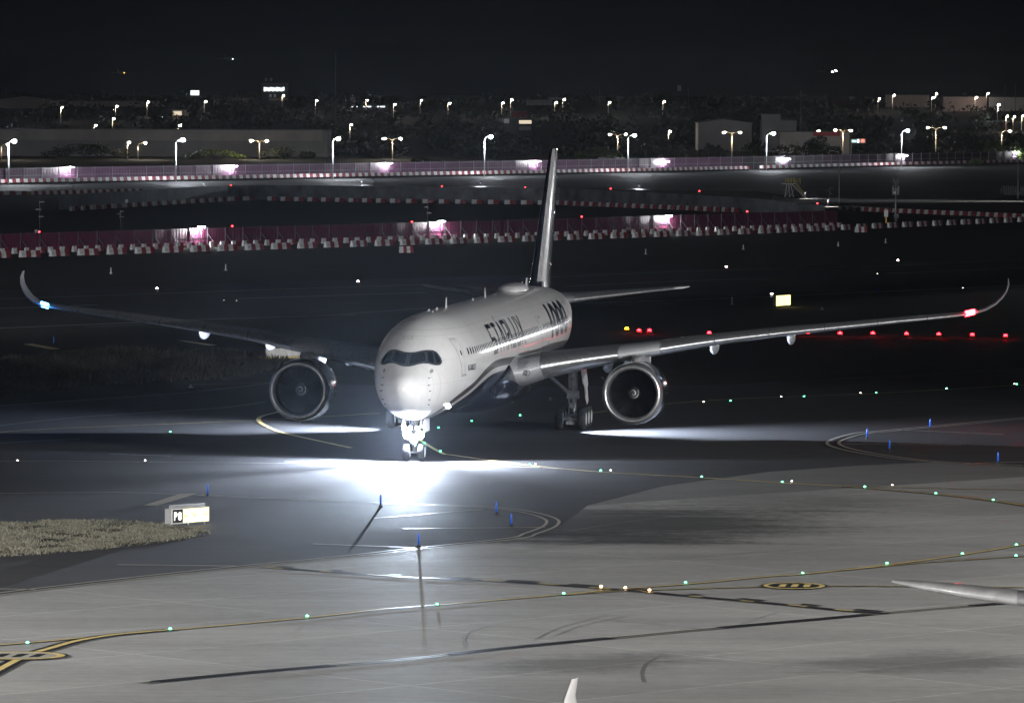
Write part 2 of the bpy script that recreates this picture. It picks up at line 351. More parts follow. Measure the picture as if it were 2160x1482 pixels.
flood_mast(205, 130, 30, [(0, 348, 6, 24, 0.8, 1.0)], 2.5e6, 'floodlight mast by the terminal pier aimed across the taxiway', (1, 0.985, 0.97))

flood_mast(112, 738, 12, [(2, 345, 6, 22, 0.8, 1.0)], 1.8e5, 'floodlight mast far out beyond the right edge of the field', (0.96, 0.98, 1.0))
flood_mast(34, 62, 18, [(8, 150, 2, 62, 1.0, 1.0)], 3.2e5, 'short floodlight mast over the near parking stands')
flood_mast(-165, 250, 28, [(0, 760, 1, 26, 0.7, 1.0)], 3.8e6, 'unseen floodlight mast added to brighten the maroon fence', (0.95, 0.97, 1.0))  # added unseen mast, lifts the far fence and its barriers

# ------------------------------------------------------------------ the airliner (local axes: X aft from the nose, Y starboard, Z up)
AX, AY, HD = -6.2074, 312.1638, 0.1291
ZC = 5.3
def pchip(xs, ys):
    xs = np.array(xs, float); ys = np.array(ys, float); h = np.diff(xs); dl = np.diff(ys)/h; m = np.zeros(len(xs)); m[0] = dl[0]; m[-1] = dl[-1]
    for i in range(1, len(xs)-1):
        if dl[i-1]*dl[i] > 0:
            w1 = 2*h[i]+h[i-1]; w2 = h[i]+2*h[i-1]; m[i] = (w1+w2)/(w1/dl[i-1]+w2/dl[i])
    def f(x):
        i = int(np.clip(np.searchsorted(xs, x)-1, 0, len(xs)-2)); t = min(max((x-xs[i])/h[i], 0), 1)
        return float((2*t**3-3*t*t+1)*ys[i]+(t**3-2*t*t+t)*h[i]*m[i]+(-2*t**3+3*t*t)*ys[i+1]+(t**3-t*t)*h[i]*m[i+1])
    return f
SX = [0, .06, .2, .5, 1, 1.6, 2.9, 4, 5.5, 7, 9, 11, 14, 50, 56, 62, 66, 70, 72.3]
fT = pchip(SX, [-.95, -.7, -.47, -.22, .02, .32, 1.08, 1.65, 2.25, 2.65, 2.93, 3.03, 3.045, 3.045, 3.0, 2.8, 2.5, 2.05, 1.75])
fB = pchip(SX, [-.95, -1.2, -1.45, -1.75, -2.08, -2.36, -2.72, -2.88, -2.98, -3.03, -3.045, -3.045, -3.045, -3.045, -2.4, -1.2, -.3, .6, 1.15])
fW = pchip(SX, [0, .25, .46, .8, 1.15, 1.48, 1.95, 2.2, 2.45, 2.66, 2.85, 2.95, 2.98, 2.98, 2.85, 2.3, 1.75, 1.0, .28])
fM = pchip(SX, [-.95, -.95, -.95, -.97, -.98, -.95, -.75, -.55, -.3, -.15, -.03, 0, 0, 0, .2, .7, 1.05, 1.3, 1.45])
def fsurf(X, th, off=0.0):
    t, b, w, m = fT(X), fB(X), fW(X), fM(X); c, s = math.cos(th), math.sin(th)
    return (X, (w+off)*s, ZC+(m+(t-m)*c if c > 0 else m+(m-b)*c)+off*c)
def side_pt(X, z, off=0.0, sgn=-1):
    t, b, w, m = fT(X), fB(X), fW(X), fM(X); zz = z-ZC-m; a = (t-m) if zz > 0 else (m-b)
    c = max(-1, min(1, zz/max(a, 1e-6))); s = math.sqrt(1-c*c)
    return (X, sgn*((w+off)*s), z+off*c)
def front_pt(Y, z, off=0.0):
    lo, hi = 0.02, 9.0
    for _ in range(36):
        X = (lo+hi)/2; t, b, w, m = fT(X), fB(X), fW(X), fM(X); zz = z-ZC-m; a = (t-m) if zz > 0 else (m-b)
        if (Y/w)**2+(zz/a)**2 > 1: lo = X
        else: hi = X
    X = hi; n = Vector((-0.75, 0.5*Y/1.8, 0.45)).normalized()*off
    return (X+n.x, Y+n.y, z+n.z)
def patch(mb, pts, fn, step=(0.25, 0.25), m=0, faces=None):
    bm = bmesh.new()
    if faces is None: bm.faces.new([bm.verts.new((u, v, 0)) for u, v in pts])
    else:
        vs = [bm.verts.new((u, v, 0)) for u, v in pts]
        for f in faces:
            try: bm.faces.new([vs[i] for i in f])
            except ValueError: pass
    us = [p[0] for p in pts]; vv = [p[1] for p in pts]
    for ax, st, lo, hi in ((0, step[0], min(us), max(us)), (1, step[1], min(vv), max(vv))):
        x = lo+st*0.501
        while x < hi:
            bmesh.ops.bisect_plane(bm, geom=bm.verts[:]+bm.edges[:]+bm.faces[:], plane_co=(x, 0, 0) if ax == 0 else (0, x, 0), plane_no=(1, 0, 0) if ax == 0 else (0, 1, 0)); x += st
    bmesh.ops.triangulate(bm, faces=bm.faces[:]); bm.verts.index_update()
    mb.add([fn(v.co.x, v.co.y) for v in bm.verts], [[v.index for v in f.verts] for f in bm.faces], m); bm.free()
def rrect(x0, z0, x1, z1, r, n=4):
    pts = []
    for cx, cz, a0 in ((x1-r, z1-r, 0), (x0+r, z1-r, 90), (x0+r, z0+r, 180), (x1-r, z0+r, 270)):
        for k in range(n+1):
            a = math.radians(a0+90*k/n); pts.append((cx+r*math.cos(a), cz+r*math.sin(a)))
    return pts
def text2d(body, size=1.0, offset=0.0, shear=0.0):
    cu = bpy.data.curves.new('lettering', 'FONT'); cu.body = body; cu.size = size; cu.offset = offset; cu.shear = shear; cu.resolution_u = 3; cu.fill_mode = 'FRONT'
    o = bpy.data.objects.new('lettering', cu); COL.objects.link(o); dg = bpy.context.evaluated_depsgraph_get(); dg.update()
    me = o.evaluated_get(dg).to_mesh(); vs = [(v.co.x, v.co.y) for v in me.vertices]; fs = [tuple(p.vertices) for p in me.polygons]
    o.evaluated_get(dg).to_mesh_clear(); bpy.data.objects.remove(o); bpy.data.curves.remove(cu)
    return vs, fs
def fit_text(body, x0, x1, z0, z1, offset=0.02, slant=0.0):
    vs, fs = text2d(body, 1.0, offset); ux = [v[0] for v in vs]; uy = [v[1] for v in vs]; a, b, c, d = min(ux), max(ux), min(uy), max(uy)
    return [(x0+(u-a)/(b-a)*(x1-x0)+slant*(v-c)/(d-c), z0+(v-c)/(d-c)*(z1-z0)) for u, v in vs], fs

def curve_node(nt, x, pts, xm, ym):
    sc = math_n(nt, 'DIVIDE', x, xm); n = nt.nodes.new('ShaderNodeFloatCurve'); c = n.mapping.curves[0]
    while len(c.points) < len(pts): c.points.new(0.5, 0.5)
    for p, (a, b) in zip(c.points, pts): p.location = (a/xm, b/ym); p.handle_type = 'AUTO_CLAMPED'
    n.mapping.update(); lk(nt, sc, n.inputs['Value']); return math_n(nt, 'MULTIPLY', n.outputs[0], ym)
def livery():
    m, nt, b = nodes('fuselage_paint'); t = nt.nodes.new('ShaderNodeTexCoord'); sx = nt.nodes.new('ShaderNodeSeparateXYZ'); lk(nt, t.outputs['Object'], sx.inputs[0])
    x, z = sx.outputs['X'], sx.outputs['Z']
    up = curve_node(nt, x, [(0, 0.2), (3.0, 1.6), (4.4, 3.0), (6.2, 3.65), (9.9, 4.32), (14.5, 5.0), (18.7, 5.2), (25.8, 5.06), (37.3, 4.72), (51, 4.5), (58, 4.9), (66, 6.3), (75, 9)], 80, 10)
    d = math_n(nt, 'SUBTRACT', up, z)
    c1 = math_n(nt, 'GREATER_THAN', d, 0.0); c2 = math_n(nt, 'GREATER_THAN', d, 0.46); c3 = math_n(nt, 'GREATER_THAN', d, 0.78)
    f = noise(nt, texco(nt, 'Object', (0.5, 1, 0.25)), 1.4, 8, 0.75); wh = ramp(nt, f, [(0.3, (0.70, 0.70, 0.71)), (0.62, (0.80, 0.80, 0.80))])
    c = mixc(nt, c1, wh, (0.055, 0.050, 0.047)); c = mixc(nt, c2, c, (0.62, 0.62, 0.63)); c = mixc(nt, c3, c, (0.008, 0.010, 0.021))
    # panel seams
    fr = math_n(nt, 'FRACT', math_n(nt, 'DIVIDE', x, 5.08)); seam = math_n(nt, 'LESS_THAN', math_n(nt, 'ABSOLUTE', math_n(nt, 'SUBTRACT', fr, 0.5)), 0.0035)
    zs = math_n(nt, 'LESS_THAN', math_n(nt, 'ABSOLUTE', math_n(nt, 'SUBTRACT', z, 7.52)), 0.012)
    rd = math_n(nt, 'LESS_THAN', math_n(nt, 'ABSOLUTE', math_n(nt, 'SUBTRACT', math_n(nt, 'SUBTRACT', x, math_n(nt, 'MULTIPLY', math_n(nt, 'SUBTRACT', z, 4.3), 0.12)), 1.75)), 0.014)
    z2 = math_n(nt, 'LESS_THAN', math_n(nt, 'ABSOLUTE', math_n(nt, 'SUBTRACT', math_n(nt, 'FRACT', math_n(nt, 'DIVIDE', z, 1.31)), 0.5)), 0.006)
    sm = math_n(nt, 'MULTIPLY', math_n(nt, 'MAXIMUM', math_n(nt, 'MAXIMUM', seam, rd), math_n(nt, 'MAXIMUM', zs, z2)), 0.42)
    c = mixc(nt, sm, c, (0.3, 0.3, 0.31))
    lk(nt, c, b.inputs['Base Color']); b.inputs['Roughness'].default_value = 0.32; b.inputs['Coat Weight'].default_value = 0.6; b.inputs['Coat Roughness'].default_value = 0.06
    return m
M['livery'] = livery()
M['plane_white'] = paint('white_aircraft_paint', (0.74, 0.74, 0.75), 0.32, coat=0.6)
M['plane_grey'] = paint('grey_wing_paint', (0.36, 0.37, 0.39), 0.35, coat=0.4, scale=0.8)
M['wing_top'] = paint('wing_skin_grey', (0.21, 0.22, 0.24), 0.38, coat=0.3, scale=0.8)
M['bare'] = paint('satin_aluminium', (0.66, 0.67, 0.69), 0.33, 0.88, scale=3)
M['fin_band'] = paint('fin_highlight_slat_paint', (0.62, 0.62, 0.64), 0.3, 0.2, coat=0.6, scale=2, var=0.2)  # pale paint of the fin's painted highlight, reused on the parked slats
M['navy'] = paint('navy_gloss_paint', (0.007, 0.009, 0.019), 0.25, coat=1.0)
M['black_gloss'] = paint('black_gloss_paint', (0.010, 0.011, 0.014), 0.22, coat=1.0)
M['letter'] = paint('dark_lettering', (0.012, 0.014, 0.026), 0.3, coat=0.6)
M['mask'] = paint('black_mask_paint', (0.006, 0.007, 0.009), 0.35, coat=0.2)
M['pane'] = paint('cockpit_glass', (0.012, 0.015, 0.022), 0.22, spec=0.12)
M['rim'] = paint('window_rim', (0.10, 0.10, 0.11), 0.4, 0.4)
M['cabin_glass'] = paint('cabin_window', (0.02, 0.021, 0.025), 0.2)
M['seal'] = paint('door_seal', (0.33, 0.33, 0.34), 0.6)
M['tyre'] = paint('tyre_rubber_black', (0.022, 0.022, 0.023), 0.75, spec=0.25)
M['hub'] = paint('wheel_hub', (0.62, 0.62, 0.62), 0.4, 0.3)
M['strut'] = paint('gear_strut_grey', (0.22, 0.225, 0.235), 0.4, 0.2, scale=6, var=0.25)
M['dark_steel'] = paint('dark_steel', (0.05, 0.05, 0.055), 0.45, 0.5)
M['fan'] = paint('fan_blade_titanium', (0.010, 0.010, 0.012), 0.45, 0.4)
M['duct'] = paint('intake_duct', (0.028, 0.028, 0.03), 0.45)
M['spiral'] = paint('white_spiral', (0.75, 0.75, 0.75), 0.5)
M['lamp_white'] = glow('landing_lamp_lens', (0.86, 0.92, 1.0), 400, False)
M['lamp_soft'] = glow('runway_lamp_lens', (0.9, 0.95, 1.0), 150, False)
M['nav_red'] = glow('navigation_red', (1.0, 0.005, 0.008), 240, False)
M['nav_green'] = glow('navigation_blue', (0.05, 0.30, 1.0), 60, False)

air = tag(empty('airliner', (AX, AY, 0), math.pi/2-HD), 'white twin-engine airliner with navy belly and STARLUX lettering, taxiing with nose lights blazing', 'airliner')

def fuselage_mesh(name, mat, parent):
    xs = [0.004, .02, .06, .12, .2, .3, .42, .56, .72, .9, 1.1, 1.3, 1.55, 1.8, 2.1, 2.4, 2.7, 3.0, 3.3, 3.7, 4.1, 4.6, 5.1, 5.6, 6.2, 6.8, 7.5, 8.2, 9, 10, 11, 12.5, 14, 17] + list(np.arange(20, 50, 3.0)) + list(np.arange(50, 72.3, 0.9)) + [72.3]
    mb = MB(); n = 96
    mb.loft([[fsurf(x, 2*math.pi*k/n) for k in range(n)] for x in xs], cap=True, m=0)
    return mb.build(name, mat, parent, True, auto=50)
fus = fuselage_mesh('fuselage', M['livery'], air)

# belly fairing
def fairing_mesh(mat, parent):
    mb = MB(); rings = []
    for x, w, h, zc in ((19.0, 1.2, 0.5, 3.0), (19.8, 2.1, 1.05, 3.05), (21.5, 2.75, 1.45, 3.25), (24, 3.25, 1.72, 3.5), (28, 3.42, 1.8, 3.55), (34, 3.42, 1.8, 3.55), (38, 3.3, 1.7, 3.5), (42, 2.7, 1.35, 3.3), (45, 1.9, 0.8, 3.0), (47, 1.1, 0.4, 2.8)):
        r = []
        for k in range(48):
            a = 2*math.pi*k/48; c, s = math.cos(a), math.sin(a); e = 0.72
            r.append((x, w*math.copysign(abs(s)**e, s), zc+h*math.copysign(abs(c)**e, c)))
        rings.append(r)
    return mb.loft(rings, cap=True).build('belly_fairing', mat, parent, True, auto=60)
fairing_mesh(M['navy'], air)

# cockpit mask and panes
mk = [(0, 6.34), (0.25, 6.355), (0.43, 6.385), (0.62, 6.43), (0.80, 6.455), (1.02, 6.46), (1.22, 6.43), (1.40, 6.34), (1.55, 6.18), (1.68, 6.0), (1.76, 5.82), (1.76, 5.70), (1.69, 5.62), (1.52, 5.61), (1.32, 5.67), (1.13, 5.735), (0.87, 5.75), (0.62, 5.71), (0.43, 5.65), (0.19, 5.605), (0, 5.60)]
full = [(s, z) for s, z in mk] + [(-s, z) for s, z in mk[-2:0:-1]]
mb = MB(); patch(mb, full, lambda u, v: front_pt(u, v, 0.012), (0.12, 0.08)); cmask = mb.build('cockpit_mask', M['mask'], air, True)
panes = [[(0.06, 6.27), (0.40, 6.31), (0.80, 6.37), (0.93, 6.20), (1.02, 5.87), (0.86, 5.82), (0.45, 5.73), (0.06, 5.68)],
         [(0.92, 6.39), (1.16, 6.385), (1.27, 6.22), (1.44, 5.72), (1.38, 5.70), (1.10, 5.81)],
         [(1.25, 6.36), (1.36, 6.31), (1.50, 6.15), (1.64, 5.95), (1.69, 5.78), (1.62, 5.69), (1.52, 5.70)]]
def inset(pts, k): 
    cx = sum(p[0] for p in pts)/len(pts); cz = sum(p[1] for p in pts)/len(pts); return [(p[0]+(cx-p[0])*k, p[1]+(cz-p[1])*k) for p in pts]
for sg in (-1, 1):
    for pn in panes:
        q = [(sg*a, b) for a, b in pn]
        mb = MB(); patch(mb, q, lambda u, v: front_pt(u, v, 0.02), (0.12, 0.1)); fr = mb.build('pane_frame', M['rim'], cmask, True)
        mb = MB(); patch(mb, inset(q, 0.10), lambda u, v: front_pt(u, v, 0.028), (0.12, 0.1)); mb.build('cockpit_pane', M['pane'], cmask, True)

# cabin windows, doors, lettering on both sides
def side_poly(name, pts, mat, off, sgn, parent, step=(0.6, 0.16)):
    mb = MB(); patch(mb, pts, lambda u, v: side_pt(u, v, off, sgn), step); return mb.build(name, mat, parent, True)
door_x = [(6.05, 7.15, 4.92, 7.0), (39.95, 41.05, 4.95, 6.95)]
for sgn in (-1, 1):
    x = 8.15
    while x < 56.2:
        if not (39.5 < x < 41.5): side_poly('cabin_window', rrect(x-0.14, 5.98, x+0.14, 6.40, 0.12, 2), M['cabin_glass'], 0.010, sgn, fus, (1, 0.2))
        x += 0.66 if sgn < 0 else 1.32
    for x0, x1, z0, z1 in door_x:
        fr = side_poly('cabin_door', rrect(x0, z0, x1, z1, 0.18), M['seal'], 0.006, sgn, fus, (0.3, 0.12))
        side_poly('door_panel', rrect(x0+0.05, z0+0.04, x1-0.05, z1-0.04, 0.15), M['plane_white'], 0.012, sgn, air, (0.3, 0.12))
        side_poly('door_window', rrect((x0+x1)/2-0.08, 6.02, (x0+x1)/2+0.10, 6.3, 0.06, 2), M['cabin_glass'], 0.018, sgn, air, (0.3, 0.12))
        side_poly('door_sill', rrect(x0-0.05, z0-0.10, x1+0.05, z0-0.02, 0.03, 2), M['seal'], 0.014, sgn, air, (0.3, 0.12))
STAR = {'S': [[(0, .12), (0, 0), (.96, 0), (.96, .56), (.18, .56), (.18, .86), (.96, .86), (.96, 1), (0, 1), (0, .44), (.78, .44), (.78, .14), (.18, .14)]],
        'T': [[(.08, 1), (.08, .86), (.9, .86), (.9, 1)], [(.42, .855), (.42, 0), (.6, 0), (.6, .855)]],
        'A': [[(0, 0), (.34, 1), (.54, 1), (.16, 0)], [(.56, 1), (.92, 0), (.76, 0), (.46, .82)]],
        'R': [[(0, 0), (0, 1), (.84, 1), (.96, .9), (.96, .54), (.84, .44), (.56, .44), (.98, 0), (.78, 0), (.34, .45), (.34, .56), (.78, .56), (.78, .87), (.18, .87), (.18, 0)]],
        'L': [[(0, 1), (0, 0), (.82, 0), (.82, .14), (.18, .14), (.18, 1)]],
        'U': [[(0, 1), (0, .1), (.1, 0), (.84, 0), (.94, .1), (.94, 1), (.76, 1), (.76, .14), (.18, .14), (.18, 1)]],
        'X': [[(0, 1), (.39, .5), (0, 0), (.2, 0), (.5, .39), (.8, 0), (1, 0), (.61, .5), (1, 1), (.8, 1), (.5, .61), (.2, 1)]]}
for sgn in (-1, 1):
    mb = MB(); x = 17.0 if sgn < 0 else 32.0
    for ch in 'STARLUX':
        for pl_ in STAR[ch]:
            q = [(x+(u*1.95+0.75*v)*(1 if sgn < 0 else -1), 5.58+v*1.72) for u, v in pl_]
            patch(mb, q, lambda u, v: side_pt(u, v, 0.016, sgn), (1.5, 0.14))
        x += 2.18 if sgn < 0 else -2.18
    if sgn < 0: patch(mb, [(22.6, 7.33), (22.75, 7.33), (23.6, 7.62), (23.45, 7.62)], lambda u, v: side_pt(u, v, 0.016, sgn), (0.4, 0.14))
    mb.build('airline_lettering', M['letter'], fus, True)
    q, fs = fit_text('1000', 0, 9.3, 5.33, 7.46, 0.035, 1.9); mb = MB()
    q = [(45.0+u, v) if sgn < 0 else (56.2-u, v) for u, v in q]
    patch(mb, q, lambda u, v: side_pt(u, v, 0.016, sgn), (1.0, 0.14), faces=fs); mb.build('number_lettering', M['letter'], fus, True)
    q, fs = fit_text('B-58553', 0, 2.0, 5.08, 5.42, 0.02); mb = MB()
    q = [(7.55+u, v) if sgn < 0 else (9.6-u, v) for u, v in q]
    patch(mb, q, lambda u, v: side_pt(u, v, 0.014, sgn), (0.6, 0.2), faces=fs); mb.build('registration_lettering', M['letter'], fus, True)
    for (a, b, c_, d_) in ((41.2, 42.0, 6.75, 6.95), (43.0, 43.8, 5.02, 5.2), (57.2, 58.2, 7.1, 7.3)):
        side_poly('service_marking', rrect(a, c_, b, d_, 0.04, 2), M['seal'], 0.012, sgn, air, (0.3, 0.2))
# crown fittings: radome hump, blade aerials, beacon; probes on the nose
rings = []
for x, w, h in ((45.2, 0.1, 0.02), (45.6, 0.55, 0.3), (46.6, 0.78, 0.46), (48.5, 0.85, 0.5), (50.3, 0.8, 0.48), (51.2, 0.55, 0.3), (51.6, 0.1, 0.02)):
    rings.append([(x, w*math.cos(math.pi*k/14), 8.28+h*math.sin(math.pi*k/14)**0.7) for k in range(15)])
MB().loft(rings, closed=False).build('antenna_radome', M['plane_white'], fus, True)
def blade(x, h=0.5, c=0.36, y=0.0, z0=8.33):
    MB().loft([[(x, y-0.02, z0), (x, y+0.02, z0), (x+c, y+0.02, z0), (x+c, y-0.02, z0)], [(x+c*0.45, y-0.01, z0+h), (x+c*0.45, y+0.01, z0+h), (x+c*0.95, y+0.01, z0+h), (x+c*0.95, y-0.01, z0+h)]], cap=True).build('blade_antenna', M['plane_white'], fus)
blade(17.4, 0.62); blade(34.8, 0.62); blade(53.2, 0.4, 0.25); blade(12.2, 0.14, 0.5, 0.3); blade(14.0, 0.16, 0.7, 0.1); blade(10.4, 0.1, 0.4, -0.2); blade(28.9, 0.16, 0.6, 0); blade(55.0, 0.55, 1.0)
for s, z in ((1.28, 4.95), (1.30, 4.55), (1.36, 4.22), (1.30, 3.72), (1.22, 3.42)):
    for sg in (-1, 1):
        p = front_pt(sg*s, z, 0.01); MB().tube([p, (p[0]-0.07, p[1]+sg*0.08, p[2]), (p[0]-0.28, p[1]+sg*0.10, p[2]+0.01)], [0.03, 0.022, 0.012], 6).build('probe', M['dark_steel'], fus)
for sg in (-1, 1):
    mb = MB(); q = [(sg*1.36+0.09*math.cos(a), 5.32+0.12*math.sin(a)) for a in np.arange(0, 6.28, 0.5)]; patch(mb, q, lambda u, v: front_pt(u, v, 0.01), (0.2, 0.2)); mb.build('static_port', M['seal'], fus)
mb = MB(); q = [(0.05, 7.02), (0.62, 7.02), (0.62, 7.2), (0.05, 7.2)]; patch(mb, q, lambda u, v: front_pt(u, v, 0.008), (0.2, 0.1)); mb.build('escape_hatch', M['seal'], fus)
mb = MB(); patch(mb, inset(q, 0.12), lambda u, v: front_pt(u, v, 0.014), (0.2, 0.1)); mb.build('escape_hatch_panel', M['plane_white'], fus)

# wings
WS = [(2.0, 23.55, 14.5, 4.05, .145, 3.2), (3.2, 24.34, 13.5, 4.12, .14, 3.2), (4.6, 25.3, 12.4, 4.45, .135, 2.8), (7.5, 27.35, 10.3, 4.88, .125, 2.2), (10.3, 29.3, 8.5, 5.22, .115, 1.6), (14.5, 32.2, 6.9, 5.8, .11, 1.0), (18.3, 34.9, 5.7, 6.2, .105, .6), (22.1, 37.55, 4.6, 6.53, .1, .4), (25.8, 40.15, 3.65, 6.84, .1, 0), (29.0, 42.35, 2.95, 7.1, .1, 0), (30.3, 43.35, 2.65, 7.25, .1, 0), (31.0, 44.0, 2.4, 7.45, .1, 0), (31.6, 44.75, 2.1, 7.8, .1, 0), (32.0, 45.4, 1.8, 8.2, .1, 0), (32.25, 45.95, 1.45, 8.6, .1, 0), (32.35, 46.4, 1.1, 9.0, .1, 0), (32.3, 46.9, .65, 9.38, .1, 0)]
def foil(t): # t in [0,2): TE upper -> LE -> TE lower ; returns x/c, y/t sign
    x = (1+math.cos(math.pi*t))/2; y = 5*(0.2969*math.sqrt(x)-.126*x-.3516*x*x+.2843*x**3-.1036*x**4)
    return x, (y if t < 1 else -y)
def stations(ss):
    cols = list(zip(*WS)); fs_ = [pchip(cols[0], c) for c in cols[1:]] if max(cols[0]) == cols[0][-1] else None
    return fs_
def section(st, nrm, n=36, sgn=-1, off=0.0, rng_t=None, part=None):
    s, xl, c, z, tc, tw = st; tw = math.radians(tw); r = []
    ts = [2*k/n for k in range(n)] if rng_t is None else list(np.linspace(rng_t[0], rng_t[1], n))
    for t in ts:
        x, y = foil(t); yy = y*tc*c+0.015*c*4*x*(1-x); xx = x*c
        if off: 
            dx, dy = -(1-min(1, x*6)), math.copysign(1, y) if abs(y) > 1e-9 else 0; L = math.hypot(dx, dy) or 1; xx += dx/L*off; yy += dy/L*off
        px = xx*math.cos(tw)+yy*math.sin(tw); pz = yy*math.cos(tw)-xx*math.sin(tw)
        r.append((xl+px, sgn*(s+nrm[0]*pz), z+nrm[1]*pz))
    return r
def wing_normals(WSx):
    N = []
    for i in range(len(WSx)):
        a, b = WSx[max(i-1, 0)], WSx[min(i+1, len(WSx)-1)]; ds, dz = b[0]-a[0], b[3]-a[3]; L = math.hypot(ds, dz); N.append((-dz/L, ds/L))
    return N
def wing_mesh(name, sgn, mat, parent, WSx=WS):
    N = wing_normals(WSx); return MB().loft([section(st, nr, 40, sgn) for st, nr in zip(WSx, N)], cap=True).build(name, mat, parent, True, auto=40)
inner = WS[:12]; fI = [pchip([w[0] for w in inner], [w[k] for w in inner]) for k in range(1, 6)]
def st_at(s): return (s,)+tuple(f(s) for f in fI)
def slat(name, s0, s1, sgn, mat, parent, off=0.012, rt=(0.72, 1.16)):
    mb = MB(); rings = []
    for k in range(7):
        s = s0+(s1-s0)*k/6; a, b = st_at(s-0.1), st_at(s+0.1); L = math.hypot(0.2, b[3]-a[3]); nr = (-(b[3]-a[3])/L, 0.2/L)
        rings.append(section(st_at(s), nr, 20, sgn, off, rt))
    return mb.loft(rings, closed=False).build(name, mat, parent, True)
for sgn in (-1, 1):
    wg = wing_mesh('wing', sgn, M['wing_top'], air)
    slat('wing_root_fairing', 2.9, 4.68, sgn, M['plane_grey'], wg, 0.016, (0.62, 1.3))
    for a, b in ((4.75, 9.1), (11.6, 14.7), (14.76, 17.9), (17.96, 21.2), (21.26, 24.4), (24.46, 27.4), (27.46, 29.7)):
        slat('leading_edge_slat', a, b, sgn, M['bare'], wg)
    slat('leading_edge_skin', 9.16, 11.54, sgn, M['plane_grey'], wg, 0.012)
    # flap track fairings
    for s, L, dz in ((7.6, 5.2, 0.0), (14.2, 4.6, 0.0), (18.9, 4.0, 0.0), (8.9, 4.6, 0)):
        st = st_at(s); te = st[1]+st[2]; z0 = st[3]-st[2]*math.sin(math.radians(st[5]))-0.28; rings = []
        for k in range(11):
            u = k/10; r = max(0.012, 0.34*math.sin(math.pi*u**0.8)**0.7); x = te-L*0.62+L*u; zz = z0-0.12-0.1*math.sin(math.pi*u)
            rings.append([(x, sgn*s+r*0.72*math.cos(2*math.pi*j/16), zz+r*1.25*math.sin(2*math.pi*j/16)) for j in range(16)])
        MB().loft(rings, cap=True).build('flap_track_fairing', M['plane_grey'], wg, True)
    st = st_at(30.25); mat = M['nav_red'] if sgn < 0 else M['nav_green']
    rings = [[(st[1]+0.02+0.5*u+0.14*math.cos(a)-0.16, sgn*(29.85+0.75*u)+0.08*math.cos(a), st[3]+0.0+0.16*u+0.18*math.sin(a)) for a in np.arange(0, 6.28, 0.785)] for u in (-0.1, 0.25, 0.6)]
    MB().loft(rings, cap=True).build('navigation_light', mat, wg, True)
    lamp('navigation_lamp', 'POINT', (st[1]-0.35, sgn*30.1, st[3]+0.05), 110 if sgn < 0 else 150, (1, 0.015, 0.02) if sgn < 0 else (0.05, 0.3, 1.0), radius=0.09, parent=air)
    # root light unit
    p = (24.62, sgn*4.0, 4.12); MB().lathe_x([(-0.02, 0.14), (0.03, 0.17), (0.1, 0.17)], p, 16).build('landing_lamp', M['rim'], wg)

